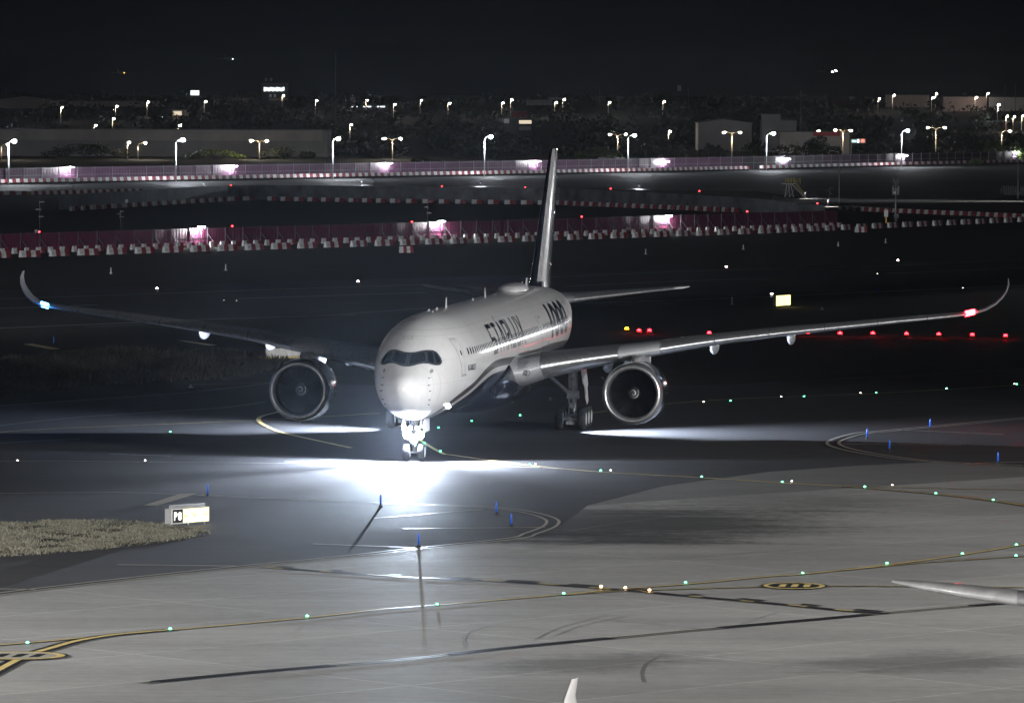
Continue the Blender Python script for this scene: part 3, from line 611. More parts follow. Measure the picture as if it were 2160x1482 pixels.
# engines
EX, EY, EZ = 25.454, 10.32, 2.85
lip_o = [(0.0, 1.645), (0.012, 1.69), (0.05, 1.74), (0.14, 1.79), (0.30, 1.835), (0.5, 1.868)]
nac_o = [(0.5, 1.868), (0.9, 1.905), (1.5, 1.935), (2.2, 1.945), (3.0, 1.93), (3.9, 1.86), (4.8, 1.72), (5.5, 1.58), (5.5, 1.5)]
lip_i = [(0.0, 1.645), (0.012, 1.60), (0.06, 1.555), (0.16, 1.515), (0.32, 1.485), (0.5, 1.472)]
duct = [(0.5, 1.472), (0.9, 1.47), (1.35, 1.50), (1.9, 1.51)]
for sgn in (-1, 1):
    c = (EX, sgn*EY, EZ)
    en = MB().lathe_x(nac_o, c, 72).build('engine_nacelle', M['black_gloss'], air, True)
    MB().lathe_x(lip_i[::-1]+lip_o[1:], c, 72).build('intake_lip', M['bare'], en, True)
    MB().lathe_x(duct, c, 72).build('intake_duct', M['duct'], en, True)
    mb = MB()
    for k in range(22):
        a0 = 2*math.pi*k/22; rows = []
        for j in range(6):
            r = 0.42+(1.49-0.42)*j/5; tw = math.radians(35+28*j/5); ch = 0.30+0.10*j/5; sw = 0.10*(j/5)**2
            for e in (-0.5, 0.5):
                x = 1.42+e*ch*math.cos(tw)+sw; a = a0+sgn*0+e*ch*math.sin(tw)/r; rows.append((c[0]+x, c[1]+r*math.sin(a), c[2]+r*math.cos(a)))
        mb.add(rows, [(2*j, 2*j+1, 2*j+3, 2*j+2) for j in range(5)])
    mb.lathe_x([(1.75, 0.05), (1.75, 1.5)], c, 40); mb.build('fan', M['fan'], en, True)
    MB().lathe_x([(0.78, 0.004), (0.80, 0.06), (0.9, 0.17), (1.05, 0.28), (1.25, 0.38), (1.5, 0.44)], c, 40).build('spinner', M['dark_steel'], en, True)
    mb = MB(); vs = []; n = 60; prof = pchip([0.0, 0.06, 0.17, 0.28, 0.38, 0.44], [0.77, 0.795, 0.893, 1.043, 1.243, 1.49])
    for k in range(n+1):
        t = k/n; r = 0.05+0.28*t; a = 1.0+t*3.4*math.pi; w = 0.017
        for rr in (r-w, r+w): vs.append((c[0]+prof(rr)-0.012, c[1]+rr*math.sin(a), c[2]+rr*math.cos(a)))
    mb.add(vs, [(2*k, 2*k+1, 2*k+3, 2*k+2) for k in range(n)]); mb.build('spinner_spiral', M['spiral'], en)
    MB().lathe_x([(4.6, 1.05), (5.6, 1.0), (6.6, 0.82), (7.2, 0.68), (7.2, 0.5), (8.1, 0.05)], c, 40).build('exhaust_cone', M['dark_steel'], en, True)
    # pylon
    y = sgn*EY; rings = []
    for x, w, zb, zt in ((26.9, 0.05, 4.62, 4.68), (27.3, 0.22, 4.5, 4.86), (28.2, 0.34, 4.3, 5.06), (29.1, 0.38, 4.1, 5.12), (30.2, 0.38, 3.9, 5.0), (32.5, 0.34, 3.7, 4.9), (35, 0.2, 4.2, 4.75), (36.2, 0.04, 4.5, 4.7)):
        rings.append([(x, y-w, zb), (x, y-w*0.9, zt-0.05), (x, y-w*0.5, zt), (x, y+w*0.5, zt), (x, y+w*0.9, zt-0.05), (x, y+w, zb)])
    MB().loft(rings, cap=True).build('engine_pylon', M['plane_grey'], air, True, auto=50)
    MB().loft([[(EX+2.2, y+sg_*1.86-0.02, EZ+0.62), (EX+2.2, y+sg_*1.86+0.02, EZ+0.62), (EX+3.4, y+sg_*1.86+0.02, EZ+0.62), (EX+3.4, y+sg_*1.86-0.02, EZ+0.62)] if i == 0 else [(EX+2.7, y+sg_*2.25-0.02, EZ+0.9), (EX+2.7, y+sg_*2.25+0.02, EZ+0.9), (EX+3.4, y+sg_*2.25+0.02, EZ+0.9), (EX+3.4, y+sg_*2.25-0.02, EZ+0.9)] for i in (0, 1) for sg_ in (-sgn,)], cap=True).build('nacelle_strake', M['black_gloss'], en)
    MB().tube([(EX+1.6, y, EZ-1.9), (EX+1.7, y, EZ-2.12)], 0.03, 6).build('drain_mast', M['dark_steel'], en)

# tail
FS = [(8.0, 58.6, 10.4, .105), (8.5, 59.2, 9.8, .10), (11, 61.9, 8.2, .095), (14, 65.1, 6.2, .09), (16.2, 67.5, 4.7, .09), (17.0, 68.4, 4.0, .09), (17.32, 69.0, 3.2, .08)]
def fin_section(z, xl, c, tc, n=32, rt=None, off=0):
    r = []
    for t in ([2*k/n for k in range(n)] if rt is None else np.linspace(rt[0], rt[1], n)):
        x, y = foil(t); r.append((xl+x*c-(off if x < 0.1 else 0), y*tc*c+math.copysign(off, y), z))
    return r
fin = MB().loft([fin_section(*f) for f in FS], cap=True).build('tail_fin', M['navy'], air, True, auto=40)
MB().loft([fin_section(*f, n=24, rt=(1.10, 1.36), off=0.01) for f in FS[1:]], closed=False).build('fin_highlight_band', M['fin_band'], fin, True)  # bright lit side of the fin painted as a band, port only
for k in range(6):
    z = 9.6+k*1.15; xl = 59.2+(z-8.5)*1.08; cc = 9.8-(z-8.5)*0.66; x = xl+cc*0.70
    for sg in (-1, 1): MB().box((x, sg*(0.028*cc+0.03), z), (0.8, 0.06, 0.08)).build('rudder_hinge', M['navy'], fin)
TS = [(0.9, 63.2, 7.2, 7.05, .1, -1), (2.2, 64.3, 6.3, 7.13, .1, -1), (5.5, 67.1, 4.1, 7.46, .095, -1), (8.5, 69.6, 2.3, 7.74, .09, -1), (9.1, 70.2, 1.7, 7.79, .09, -1), (9.37, 70.9, .8, 7.83, .08, -1)]
for sgn in (-1, 1):
    tp = wing_mesh('tailplane', sgn, M['wing_top'], air, TS)
    N = wing_normals(TS)
    MB().loft([section(st, nr, 14, sgn, 0.01, (0.80, 1.13)) for st, nr in list(zip(TS, N))[1:4]], closed=False).build('tailplane_leading_edge', M['bare'], tp, True)
    MB().loft([section(st, nr, 14, sgn, 0.012, (0.80, 1.13)) for st, nr in list(zip(TS, N))[3:6]], closed=False).build('tailplane_tip', M['plane_white'], tp, True)

# landing gear
def wheel(parent, c, r, w, name='wheel'):
    mb = MB(); n = 40; prof = [(-w/2+.02, r*.55), (-w/2, r*.72), (-w/2+.03, r*.90), (-w/2+.10, r*.985), (0, r), (w/2-.10, r*.985), (w/2-.03, r*.90), (w/2, r*.72), (w/2-.02, r*.55)]
    rings = [[(c[0]+rr*math.sin(2*math.pi*k/n), c[1]+y, c[2]+rr*math.cos(2*math.pi*k/n)) for k in range(n)] for y, rr in prof]
    mb.loft(rings); ty = mb.build(name, M['tyre'], parent, True)
    mb = MB()
    for sg in (-1, 1):
        pr = [(w/2-.02, r*.56), (w/2-.07, r*.50), (w/2-.10, r*.30), (w/2-.02, r*.26), (w/2-.01, r*.05)]
        mb.loft([[(c[0]+rr*math.sin(2*math.pi*k/24), c[1]+sg*y, c[2]+rr*math.cos(2*math.pi*k/24)) for k in range(24)] for y, rr in pr])
    mb.build('wheel_hub', M['hub'], parent, True)
for sgn in (-1, 1):
    y = sgn*5.35
    mb = MB(); mb.tube([(37.3, y, 0.75), (37.25, y, 2.2)], 0.17, 14).tube([(37.25, y, 2.1), (37.1, y, 4.5)], [0.27, 0.30], 16)
    mb.tube([(35.7, y, 0.70), (38.9, y, 0.70)], 0.17, 10)
    for x in (35.83, 37.28, 38.73): mb.tube([(x, y-0.9, 0.70), (x, y+0.9, 0.70)], 0.10, 10)
    mb.box((37.0, y, 2.15), (0.5, 0.75, 0.5)); mb.box((36.9, y, 1.5), (0.35, 0.4, 0.35)); mb.tube([(36.7, y-0.25, 1.9), (35.9, y-0.1, 1.25), (36.6, y-0.1, 0.9)], 0.06, 8)
    for k in range(5): mb.box((36.93, y+0.02, 2.6+0.36*k), (0.10, 0.42, 0.12))
    mb.tube([(36.85, y+0.22, 0.9), (36.85, y+0.24, 4.2)], 0.035, 6); mb.tube([(36.85, y-0.2, 1.2), (36.8, y-0.22, 4.2)], 0.03, 6)
    mb.box((35.6, y, 0.45), (0.12, 0.5, 0.22)); mb.tube([(35.65, y-0.35, 0.95), (35.65, y+0.35, 0.95)], 0.035, 6)
    gear = mb.build('main_landing_gear', M['strut'], air, True, auto=40)
    MB().tube([(37.0, y-sgn*0.2, 2.2), (36.6, y-sgn*1.7, 3.55), (36.5, y-sgn*2.4, 4.1)], [0.13, 0.12, 0.12], 10).tube([(36.9, y-sgn*0.15, 3.8), (36.62, y-sgn*1.55, 3.35)], 0.07, 8).tube([(37.6, y, 2.3), (39.4, y-sgn*0.3, 4.0)], 0.10, 8).build('side_stay', M['strut'], gear, True, auto=40)
    mb = MB(); o_ = sgn*0.62
    outl = [(35.9, 4.35), (38.4, 4.35), (38.5, 2.75), (38.0, 2.55), (37.9, 1.75), (37.2, 1.55), (36.7, 2.0), (36.6, 2.75), (36.1, 2.9)]
    a = [(x, y+o_+sgn*(0.24-(z-1.5)*0.10), z) for x, z in outl]; b_ = [(x, yy+sgn*0.05, z) for x, yy, z in a]; n = len(a)
    mb.add(a+b_, [tuple(range(n)), tuple(range(2*n-1, n-1, -1))]+[(k, (k+1) % n, n+(k+1) % n, n+k) for k in range(n)])
    mb.build('gear_door', M['plane_white'], gear)
    for x in (35.83, 37.28, 38.73):
        for e in (-0.735, 0.735): wheel(gear, (x, y+e, 0.70), 0.70, 0.54)
NX = 4.7
mb = MB(); mb.tube([(NX, 0, 0.52), (NX+0.05, 0, 1.3)], 0.11, 12).tube([(NX+0.04, 0, 1.2), (NX+0.15, 0, 2.6)], [0.17, 0.19], 14).tube([(NX, -0.5, 0.52), (NX, 0.5, 0.52)], 0.08, 10)
mb.tube([(NX+0.1, 0, 1.5), (NX+1.6, 0, 2.5)], 0.08, 8).box((NX-0.08, 0, 1.62), (0.2, 0.62, 0.1)).tube([(NX-0.05, -0.2, 1.2), (NX-0.3, -0.1, 0.9), (NX-0.05, 0, 0.62)], 0.04, 6)
ng = mb.build('nose_landing_gear', M['strut'], air, True, auto=40)
for e in (-0.43, 0.43): wheel(ng, (NX, e, 0.525), 0.525, 0.42)
for sg in (-1, 1):
    MB().box((NX+0.7, sg*0.62, 2.05), (2.0, 0.04, 0.75)).build('nose_gear_door', M['plane_white'], ng)
    MB().box((NX-0.7, sg*0.5, 2.16), (0.7, 0.04, 0.45)).build('nose_gear_door', M['plane_white'], ng)
for (yy, zz, rr) in ((-0.36, 1.52, 0.23), (0.36, 1.52, 0.23), (0.0, 1.30, 0.23), (-0.2, 1.92, 0.11), (0.2, 1.92, 0.11)):
    MB().lathe_x([(-0.30, 0.01), (-0.29, rr*0.6), (-0.26, rr)], (NX, yy, zz), 20).build('taxi_lamp', M['lamp_white'] if zz < 1.8 else M['lamp_soft'], ng, True)
    MB().lathe_x([(-0.259, rr*1.06), (-0.1, rr*0.9), (-0.02, 0.03)], (NX, yy, zz), 20).build('lamp_housing', M['dark_steel'], ng, True)
pb = side_pt(5.86, 3.12, 0.03)
mb = MB(); mb.lathe_x([(-0.10, 0.01), (-0.09, 0.08), (-0.02, 0.11)], pb, 16).build('turnoff_lamp', M['lamp_white'], fus, True)
def beam(loc, aim, power, angle, blend=1.0, col=(0.72, 0.82, 1.0), r=0.08): return lamp('landing_beam', 'SPOT', loc, power, col, aim, angle, blend, r, air)
beam((NX-0.42, 0.0, 1.45), (NX-19, 3.5, 0.0), 0.34e5, 66)                                   # taxi beam ahead
beam((NX-0.42, 0.1, 1.5), (NX-55, 12.0, 0.0), 0.6e5, 40)                                      # long reach ahead
beam((NX-0.62, 0.0, 1.52), (NX-100, -6.0, 7.5), 0.9e5, 22, 1.0, (0.66, 0.82, 1.0))            # level landing beam towards the apron
beam((NX-0.42, -0.3, 2.0), (NX-5, -17, 0.0), 1.3e5, 105)                                     # turn-off beam to port
beam((NX-0.42, 0.3, 2.0), (NX-7, 22, 0.0), 2.1e5, 96)                                       # turn-off beam to starboard
beam((NX-0.6, 0, 1.62), (NX-2.4, 0.0, 2.6), 6.0e3, 165, 1.0)                                 # added upward fill for pavement bounce on the chin
beam((33.0, -4.6, 2.1), (34.0, -16, 0.0), 1.1e5, 85)                                        # belly lamps beside the main gear
beam((33.0, 4.6, 2.1), (34.0, 17, 0.0), 1.1e5, 85)
beam((NX-0.5, 0.0, 1.95), (NX-3.0, 0.4, 0.0), 0.16e5, 165)                                  # spill round the nose gear
for sgn in (-1, 1): MB().lathe_x([(-0.02, 0.05), (0.0, 0.1), (0.1, 0.1)], (33.0, sgn*4.4, 2.1), 12).build('belly_lamp', M['rim'], air)

# ------------------------------------------------------------------ airfield lights and markers
M['blue'] = paint('blue_marker', (0.022, 0.10, 0.55), 0.35, var=0.05); M['cone_black'] = paint('black_rubber', (0.015, 0.015, 0.015), 0.7)
BLUE = [((803, 1070), 0.55), ((883, 1155), 0.55), ((1047, 1086), 0.45), ((1078, 1112), 0.45), ((438, 1048), 0.45), ((1962, 905), 0.4), ((1829, 926), 0.45), ((1876, 951), 0.45), ((2105, 978), 0.45), ((113, 726), 0.5), ((1855, 620), 0.6)]
WHERE = ['casting a curved shadow nearest the nose wheels', 'at the front edge of the asphalt island with a long shadow', 'at the tip of the asphalt island, farther one', 'at the tip of the asphalt island, nearer one', 'on the verge behind the lit taxiway sign', 'on the far edge line of the right hand island', 'at the rounded end of the right hand island', 'inside the right hand island on the near side', 'at the near right edge of the right hand island', 'on the dark ground below the starboard wingtip', 'small and far off above the port wing']
mk0 = None
for i, (px, h) in enumerate(BLUE):
    if mk0 is None:
        mk0 = empty('taxiway_marker'); MB().tube([(0, 0, 0.16), (0, 0, 0.62), (0, 0, 0.68)], [0.052, 0.052, 0.03], 12).build('reflector_tube', M['blue'], mk0, True)
        MB().tube([(0, 0, 0), (0, 0, 0.03), (0, 0, 0.16)], [0.13, 0.12, 0.05], 12).build('base', M['cone_black'], mk0, True); o = mk0
    else: o = clone(mk0)
    o.location = G(*px); tag(o, 'blue edge marker '+WHERE[i], 'marker', 'blue taxiway edge markers')
M['ring'] = paint('light_fitting', (0.12, 0.12, 0.12), 0.5, 0.6)
def ground_lights(name, pts, col, power, r, h, label, cat, group, z0=0.02):
    proto = None; me_m = glow(name+'_lens', col, power, False)
    for i, px in enumerate(pts):
        if proto is None:
            proto = empty(name)
            MB().tube([(0, 0, 0), (0, 0, h*0.6), (0, 0, h*0.75)], [r*1.3, r*1.15, r*0.7], 12).build('housing', M['ring'], proto, True)
            rings = [[(r*math.cos(b)*math.cos(a), r*math.cos(b)*math.sin(a), h*0.7+r*math.sin(b)) for a in np.arange(0, 6.28, 0.785)] for b in (0, 0.5, 1.0, 1.5)]
            MB().loft(rings, cap=True).build('lens', me_m, proto, True); o = proto
        else: o = clone(proto)
        p = G(*px); o.location = (p.x, p.y, z0)
        tag(o, label(i) if callable(label) else label, cat, group)
GREEN = [(925, 905), (995, 891), (1097, 879), (929, 955), (895, 938), (990, 848), (1267, 996), (1480, 1009), (1650, 1020), (1824, 1030), (1974, 1044), (2095, 1058), (1446, 1233), (1693, 1213), (1871, 1192), (2030, 1172), (2144, 1153), (2143, 1176), (648, 1304), (1189, 1256), (359, 1331), (58, 1360), (922, 1279), (1541, 848), (1696, 839), (1848, 831), (1997, 822), (2145, 813), (359, 914), (1117, 983)]
GW = lambda i: ['near the nose wheels, second pair', 'bright, under the airliner belly', 'small, behind the belly by the main gear', 'beside the nose wheels on the yellow curve', 'tight beside the nose landing gear', 'below the belly fairing', 'first along the yellow curve right of the nose', 'second along the yellow curve right of the nose', 'third along the yellow curve right of the nose', 'where the yellow curve splits', 'on the lower branch of the split curve', 'at the far right of the split curve', 'just right of the line crossing', 'right of the crossing before the painted oval', 'above the grey parked wingtip', 'where the right hand lines turn red', 'uppermost at the right edge of the apron line', 'on the lower line at the right edge', 'on the apron line left of the shiny stretch', 'just left of the line crossing', 'where the apron line meets the curved branch', 'at the far left of the apron line', 'on the shiny stretch of the apron line', 'first of the far row beyond the port engine', 'second of the far row beyond the port engine', 'third of the far row beyond the port engine', 'fourth of the far row beyond the port engine', 'last of the far row at the right edge', 'alone on the dark taxiway left of the airliner', 'in the lit band right of the nose wheels'][i]
ground_lights('centreline_light', GREEN, (0.10, 1.0, 0.42), 14, 0.062, 0.05, lambda i: 'green taxiway light '+GW(i), 'taxiway light', 'green taxiway centreline lights', 0.06)
RED = [(1348, 704), (1370, 704), (1496, 709), (1703, 709), (1772, 710), (1841, 710), (1912, 711), (1980, 712), (2051, 713), (2121, 715)]
ground_lights('stop_bar_light', RED, (1, 0.004, 0.006), 110, 0.17, 0.35, lambda i: ORD[i]+' red stop bar light from the left in the row beyond the port wing', 'stop light', 'red stop bar lights')
ground_lights('guard_light', [(1322, 700)], (1, 0.30, 0.004), 60, 0.18, 0.35, 'amber guard light just left of the two red lights', 'guard light', None)
RW = [(331, 613), (755, 598), (1532, 567), (1894, 553), (1628, 625)]
ground_lights('runway_light', RW, (1, 0.72, 0.66), 60, 0.12, 0.3, lambda i: ['pinkish white runway light in the dark above the starboard wing', 'pinkish white runway light left of the tailplane', 'pinkish white runway light right of the tailplane', 'pinkish white runway light at the upper right of the field', 'pinkish white runway light touching the lit yellow sign'][i], 'runway light', 'pinkish runway lights')
SM = [(472, 635), (499, 636), (1851, 579), (2031, 609), (1996, 822), (2140, 812), (1484, 850), (1648, 839), (1815, 831), (1288, 995), (1670, 1018), (1882, 1026), (37, 974), (306, 974), (1129, 982), (890, 918)]
ground_lights('inset_light', SM, (1, 0.9, 0.8), 12, 0.05, 0.05, 'tiny white inset light in the dark pavement', 'pavement light', 'tiny white inset lights', 0.05)
AM = [(1268, 1241), (1319, 1244), (1370, 1249)]
ground_lights('holding_light', AM, (1, 0.62, 0.3), 25, 0.06, 0.05, lambda i: ['left', 'middle', 'right'][i]+' one of three amber lights at the line crossing', 'pavement light', 'amber holding lights', 0.06)

# signs
M['sign_yellow'] = glow('lit_sign_yellow', (1.0, 0.84, 0.32), 2.6); M['sign_white'] = glow('lit_sign_white', (1, 1, 0.96), 1.6); M['sign_black'] = paint('sign_black', (0.012, 0.012, 0.016), 0.4); M['sign_ink'] = paint('sign_ink', (0.30, 0.24, 0.0), 0.5)
M['sign_ink'] = glow('sign_arrow_ink', (0.62, 0.55, 0.01), 0.8)
M['cabinet'] = paint('sign_cabinet_grey', (0.33, 0.33, 0.33), 0.5); M['frame'] = paint('sign_frame_white', (0.72, 0.72, 0.7), 0.5)
def face_sign(p, q, h, z0, depth):
    d = (q-p); L = d.length; a = math.atan2(d.y, d.x)
    return a, L
pl_, pr_ = G(362, 1111), G(441, 1105)
a_, L_ = face_sign(pl_, pr_, 1, 0, 0); Hh = 32*(pl_.y)/F; z0 = 0.14
sg = tag(empty('taxiway_sign', pl_, a_), 'lit taxiway sign reading P8 and N with arrows on the grass tip', 'sign')
MB().box((L_/2-0.02, 0.22, z0+Hh/2), (L_+0.06, 0.40, Hh)).build('cabinet', M['cabinet'], sg)
mb = MB(); t_ = 0.045
for c, d in (((L_/2, 0, z0+Hh-t_/2), (L_, 0.05, t_)), ((L_/2, 0, z0+t_/2), (L_, 0.05, t_)), ((t_/2, 0, z0+Hh/2), (t_, 0.048, Hh-2*t_)), ((L_-t_/2, 0, z0+Hh/2), (t_, 0.048, Hh-2*t_))): mb.box(c, d)
mb.build('frame', M['frame'], sg)
xs_ = L_*0.30
MB().box(((t_+xs_)/2, 0.0, z0+Hh/2), (xs_-t_, 0.03, Hh-2*t_)).build('black_panel', M['sign_black'], sg)
MB().box(((xs_+L_-t_)/2, 0.0, z0+Hh/2), (L_-t_-xs_-0.01, 0.03, Hh-2*t_)).build('yellow_panel', M['sign_yellow'], sg)
def sign_text(body, x0, x1, za, zb, mat, off=0.03):
    q, fs = fit_text(body, x0, x1, za, zb, off); mb = MB(); mb.add([(u, -0.02, v) for u, v in q], fs); mb.build('lettering', mat, sg)
sign_text('P', xs_*0.20, xs_*0.48, z0+Hh*0.22, z0+Hh*0.78, M['sign_white'], 0.02); sign_text('8', xs_*0.56, xs_*0.86, z0+Hh*0.22, z0+Hh*0.78, M['sign_white'], 0.02)
sign_text('N', L_*0.555, L_*0.635, z0+Hh*0.33, z0+Hh*0.68, M['sign_ink'], 0.0)
for x0, dr in ((L_*0.385, -1), (L_*0.89, 1)):
    mb = MB(); w = L_*0.055; zc_ = z0+Hh*(0.47 if dr < 0 else 0.52); y = -0.02
    mb.add([(x0-w*dr, y, zc_-0.018), (x0+w*dr*0.6, y, zc_-0.018), (x0+w*dr*0.6, y, zc_+0.018), (x0-w*dr, y, zc_+0.018)], [(0, 1, 2, 3)])
    mb.add([(x0+w*dr, y, zc_), (x0+w*dr*0.35, y, zc_+0.10), (x0+w*dr*0.55, y, zc_), (x0+w*dr*0.35, y, zc_-0.10)], [(0, 1, 2, 3)]); mb.build('arrow', M['sign_ink'], sg)
mb = MB()
for k in range(34):
    x = 0.08+(L_-0.16)*k/33; mb.tube([(x, 0.2, z0+Hh), (x-0.04, 0.2, z0+Hh+0.17)], 0.010, 4); mb.tube([(x, 0.26, z0+Hh), (x+0.05, 0.26, z0+Hh+0.15)], 0.010, 4)
mb.build('bird_spikes', M['frame'], sg)
for x in (0.06, L_*0.5, L_*0.93): MB().tube([(x, 0.15, 0), (x, 0.15, z0)], 0.03, 8).build('leg', M['frame'], sg)
# far lit yellow sign
p, q = G(1638, 648), G(1667, 646); Ls = (q-p).length; as_ = math.atan2((q-p).y, (q-p).x); hs = 21*p.y/F
s2 = tag(empty('guidance_sign', p, as_), 'glowing yellow guidance sign alone above the port wing', 'sign')
MB().box((Ls/2, 0, 0.15+hs/2), (Ls, 0.04, hs)).build('lit_panel', M['sign_yellow'], s2)
MB().box((Ls/2, 0.2, 0.15+hs/2), (Ls+0.06, 0.3, hs+0.06)).build('cabinet', M['cabinet'], s2)
for x in (0.2, Ls-0.2): MB().box((x, 0.1, 0.08), (0.06, 0.06, 0.16)).build('leg', M['frame'], s2)
# back of a white two panel sign behind the starboard engine
M['panel_white'] = paint('sign_back_white', (0.75, 0.75, 0.74), 0.5)
p, q = G(559, 756), G(640, 754); d = q-p; Ls = d.length; s3 = tag(empty('guidance_sign', p, math.atan2(d.y, d.x)), 'unlit pale sign of joined panels behind the starboard engine', 'sign')
hs = 17*p.y/F
for k in range(3): MB().box((Ls/3*(k+0.5), 0, 0.16+hs/2), (Ls/3-0.03, 0.3, hs)).build('panel', M['panel_white'], s3)
MB().box((Ls/2, 0, 0.06), (Ls+0.8, 0.7, 0.12)).build('plinth', M['yellow'], s3)
for k in range(4): MB().box((0.3+k*(Ls-0.6)/3, 0, 0.14), (0.08, 0.1, 0.06)).build('leg', M['frame'], s3)
# frangible posts in the dark field
for i, (px, h) in enumerate((((234, 577), 13), ((476, 570), 13), ((1362, 536), 11), ((1568, 526), 10), ((1768, 519), 9), ((1868, 512), 9), ((402, 817), 6), ((1544, 642), 16), ((1734, 653), 6))):
    p = G(*px); o = MB().tube([(0, 0, 0), (0, 0, h*p.y/F)], 0.06, 8).tube([(0, 0, 0), (0, 0, 0.05)], 0.2, 8).build('marker_post', M['frame'], None, True, p)
    tag(o, ORD[i]+' thin pale post standing in the dark airfield, counted from the upper left', 'post', 'thin posts in the field')

# ------------------------------------------------------------------ grass tip round the sign
def grass(name, outline, n, h, mat, seed=1):
    r = np.random.default_rng(seed); pts = [G(*p) for p in outline]; xy = np.array([(p.x, p.y) for p in pts])
    lo, hi = xy.min(0), xy.max(0); c = r.uniform(lo, hi, (n*3, 2)); ins = np.zeros(len(c), bool); j = len(xy)-1
    for i in range(len(xy)):
        cond = ((xy[i, 1] > c[:, 1]) != (xy[j, 1] > c[:, 1])) & (c[:, 0] < (xy[j, 0]-xy[i, 0])*(c[:, 1]-xy[i, 1])/(xy[j, 1]-xy[i, 1]+1e-12)+xy[i, 0]); ins ^= cond; j = i
    c = c[ins]; cl = np.sin(c[:, 0]*1.3+2*np.sin(c[:, 1]*0.6))*np.sin(c[:, 1]*0.9+c[:, 0]*0.4)+0.5*np.sin(c[:, 0]*4.1+c[:, 1]*2.2)*np.sin(c[:, 1]*3.1-c[:, 0]*1.7)
    kp = r.uniform(-1.1, 1.0, len(c)) < cl+0.35; c = c[kp][:n]; cl = cl[kp][:n]; n = len(c); c = c+r.normal(0, 0.25, c.shape)*np.array([0.5, 1.5])
    hh = h*r.uniform(0.4, 1.1, n)*(1+0.5*cl); a = r.uniform(0, 6.28, n); w = r.uniform(0.02, 0.06, n); ln = r.uniform(-1, 1, (n, 2))*hh[:, None]*0.6
    v = np.zeros((n, 3, 3)); v[:, 0, :2] = c+np.c_[np.cos(a), np.sin(a)]*w[:, None]; v[:, 1, :2] = c-np.c_[np.cos(a), np.sin(a)]*w[:, None]; v[:, 2, :2] = c+ln; v[:, 2, 2] = hh; v[:, :2, 2] = 0.03
    me = bpy.data.meshes.new(name); me.from_pydata(v.reshape(-1, 3).tolist(), [], np.arange(n*3).reshape(n, 3).tolist()); me.materials.append(mat)
    o = bpy.data.objects.new(name, me); COL.objects.link(o); return struct(o, 'stuff')
def leaf_mat(name, a, b_, sc=0.6):
    m, nt, b = nodes(name); v = texco(nt); f = noise(nt, v, sc, 5, 0.7); lk(nt, ramp(nt, f, [(0.3, a), (0.7, b_)]), b.inputs['Base Color']); b.inputs['Roughness'].default_value = 0.8; b.inputs['Specular IOR Level'].default_value = 0.15
    return m
M['dry_grass'] = leaf_mat('dry_grass', (0.012, 0.013, 0.009), (0.33, 0.315, 0.24), 6.0)
gp = [(-60, 1108), (0, 1103), (90, 1100), (230, 1099), (330, 1106), (400, 1113), (436, 1122), (440, 1127), (400, 1134), (300, 1149), (200, 1159), (100, 1167), (0, 1174), (-60, 1178)]
poly('verge_soil', P(*gp), 0.045, M['grass'])
grass('verge_grass', gp, 30000, 0.13, M['dry_grass'])
M['dark_grass'] = leaf_mat('dark_grass', (0.012, 0.011, 0.007), (0.045, 0.04, 0.026), 0.3)
grass('field_grass', [(-60, 800), (0, 760), (200, 738), (560, 746), (640, 770), (500, 798), (220, 815), (0, 838)], 16000, 0.45, M['dark_grass'], 3)

# ------------------------------------------------------------------ fences, barriers, work lights
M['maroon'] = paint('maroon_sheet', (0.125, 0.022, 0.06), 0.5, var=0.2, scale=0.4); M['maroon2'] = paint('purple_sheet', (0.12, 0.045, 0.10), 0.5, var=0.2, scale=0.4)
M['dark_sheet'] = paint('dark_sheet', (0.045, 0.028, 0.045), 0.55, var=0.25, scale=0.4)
M['post'] = paint('fence_post', (0.07, 0.065, 0.075), 0.5, 0.3); M['post_pale'] = paint('pale_fence_post', (0.32, 0.30, 0.34), 0.5, 0.3)
M['pl_white'] = paint('white_plastic', (0.58, 0.58, 0.58), 0.5, var=0.25, scale=3); M['pl_red'] = paint('red_plastic', (0.20, 0.026, 0.036), 0.5, var=0.25, scale=3)
M['work_lamp'] = glow('work_lamp', (0.95, 0.96, 1.0), 300, False); M['conc_dark'] = paint('stained_concrete', (0.07, 0.07, 0.075), 0.8)
def frac(pts, u):
    d = [0]; 
    for a, b in zip(pts, pts[1:]): d.append(d[-1]+(b-a).length)
    t = u*d[-1]
    for i in range(len(pts)-1):
        if t <= d[i+1] or i == len(pts)-2:
            k = (t-d[i])/(d[i+1]-d[i]); p = pts[i].lerp(pts[i+1], k); dd = pts[i+1]-pts[i]; return p, math.atan2(dd.y, dd.x)
def length(pts): return sum((b-a).length for a, b in zip(pts, pts[1:]))
def panel_mesh(w, h, ribs, z0=0.15):
    mb = MB(); n = ribs*2; xs = [w*k/n for k in range(n+1)]; vs = []
    for i, x in enumerate(xs): vs += [(x, 0.04 if i % 2 else 0.0, z0), (x, 0.04 if i % 2 else 0.0, z0+h)]
    mb.add(vs, [(2*i, 2*i+2, 2*i+3, 2*i+1) for i in range(n)]); return mb
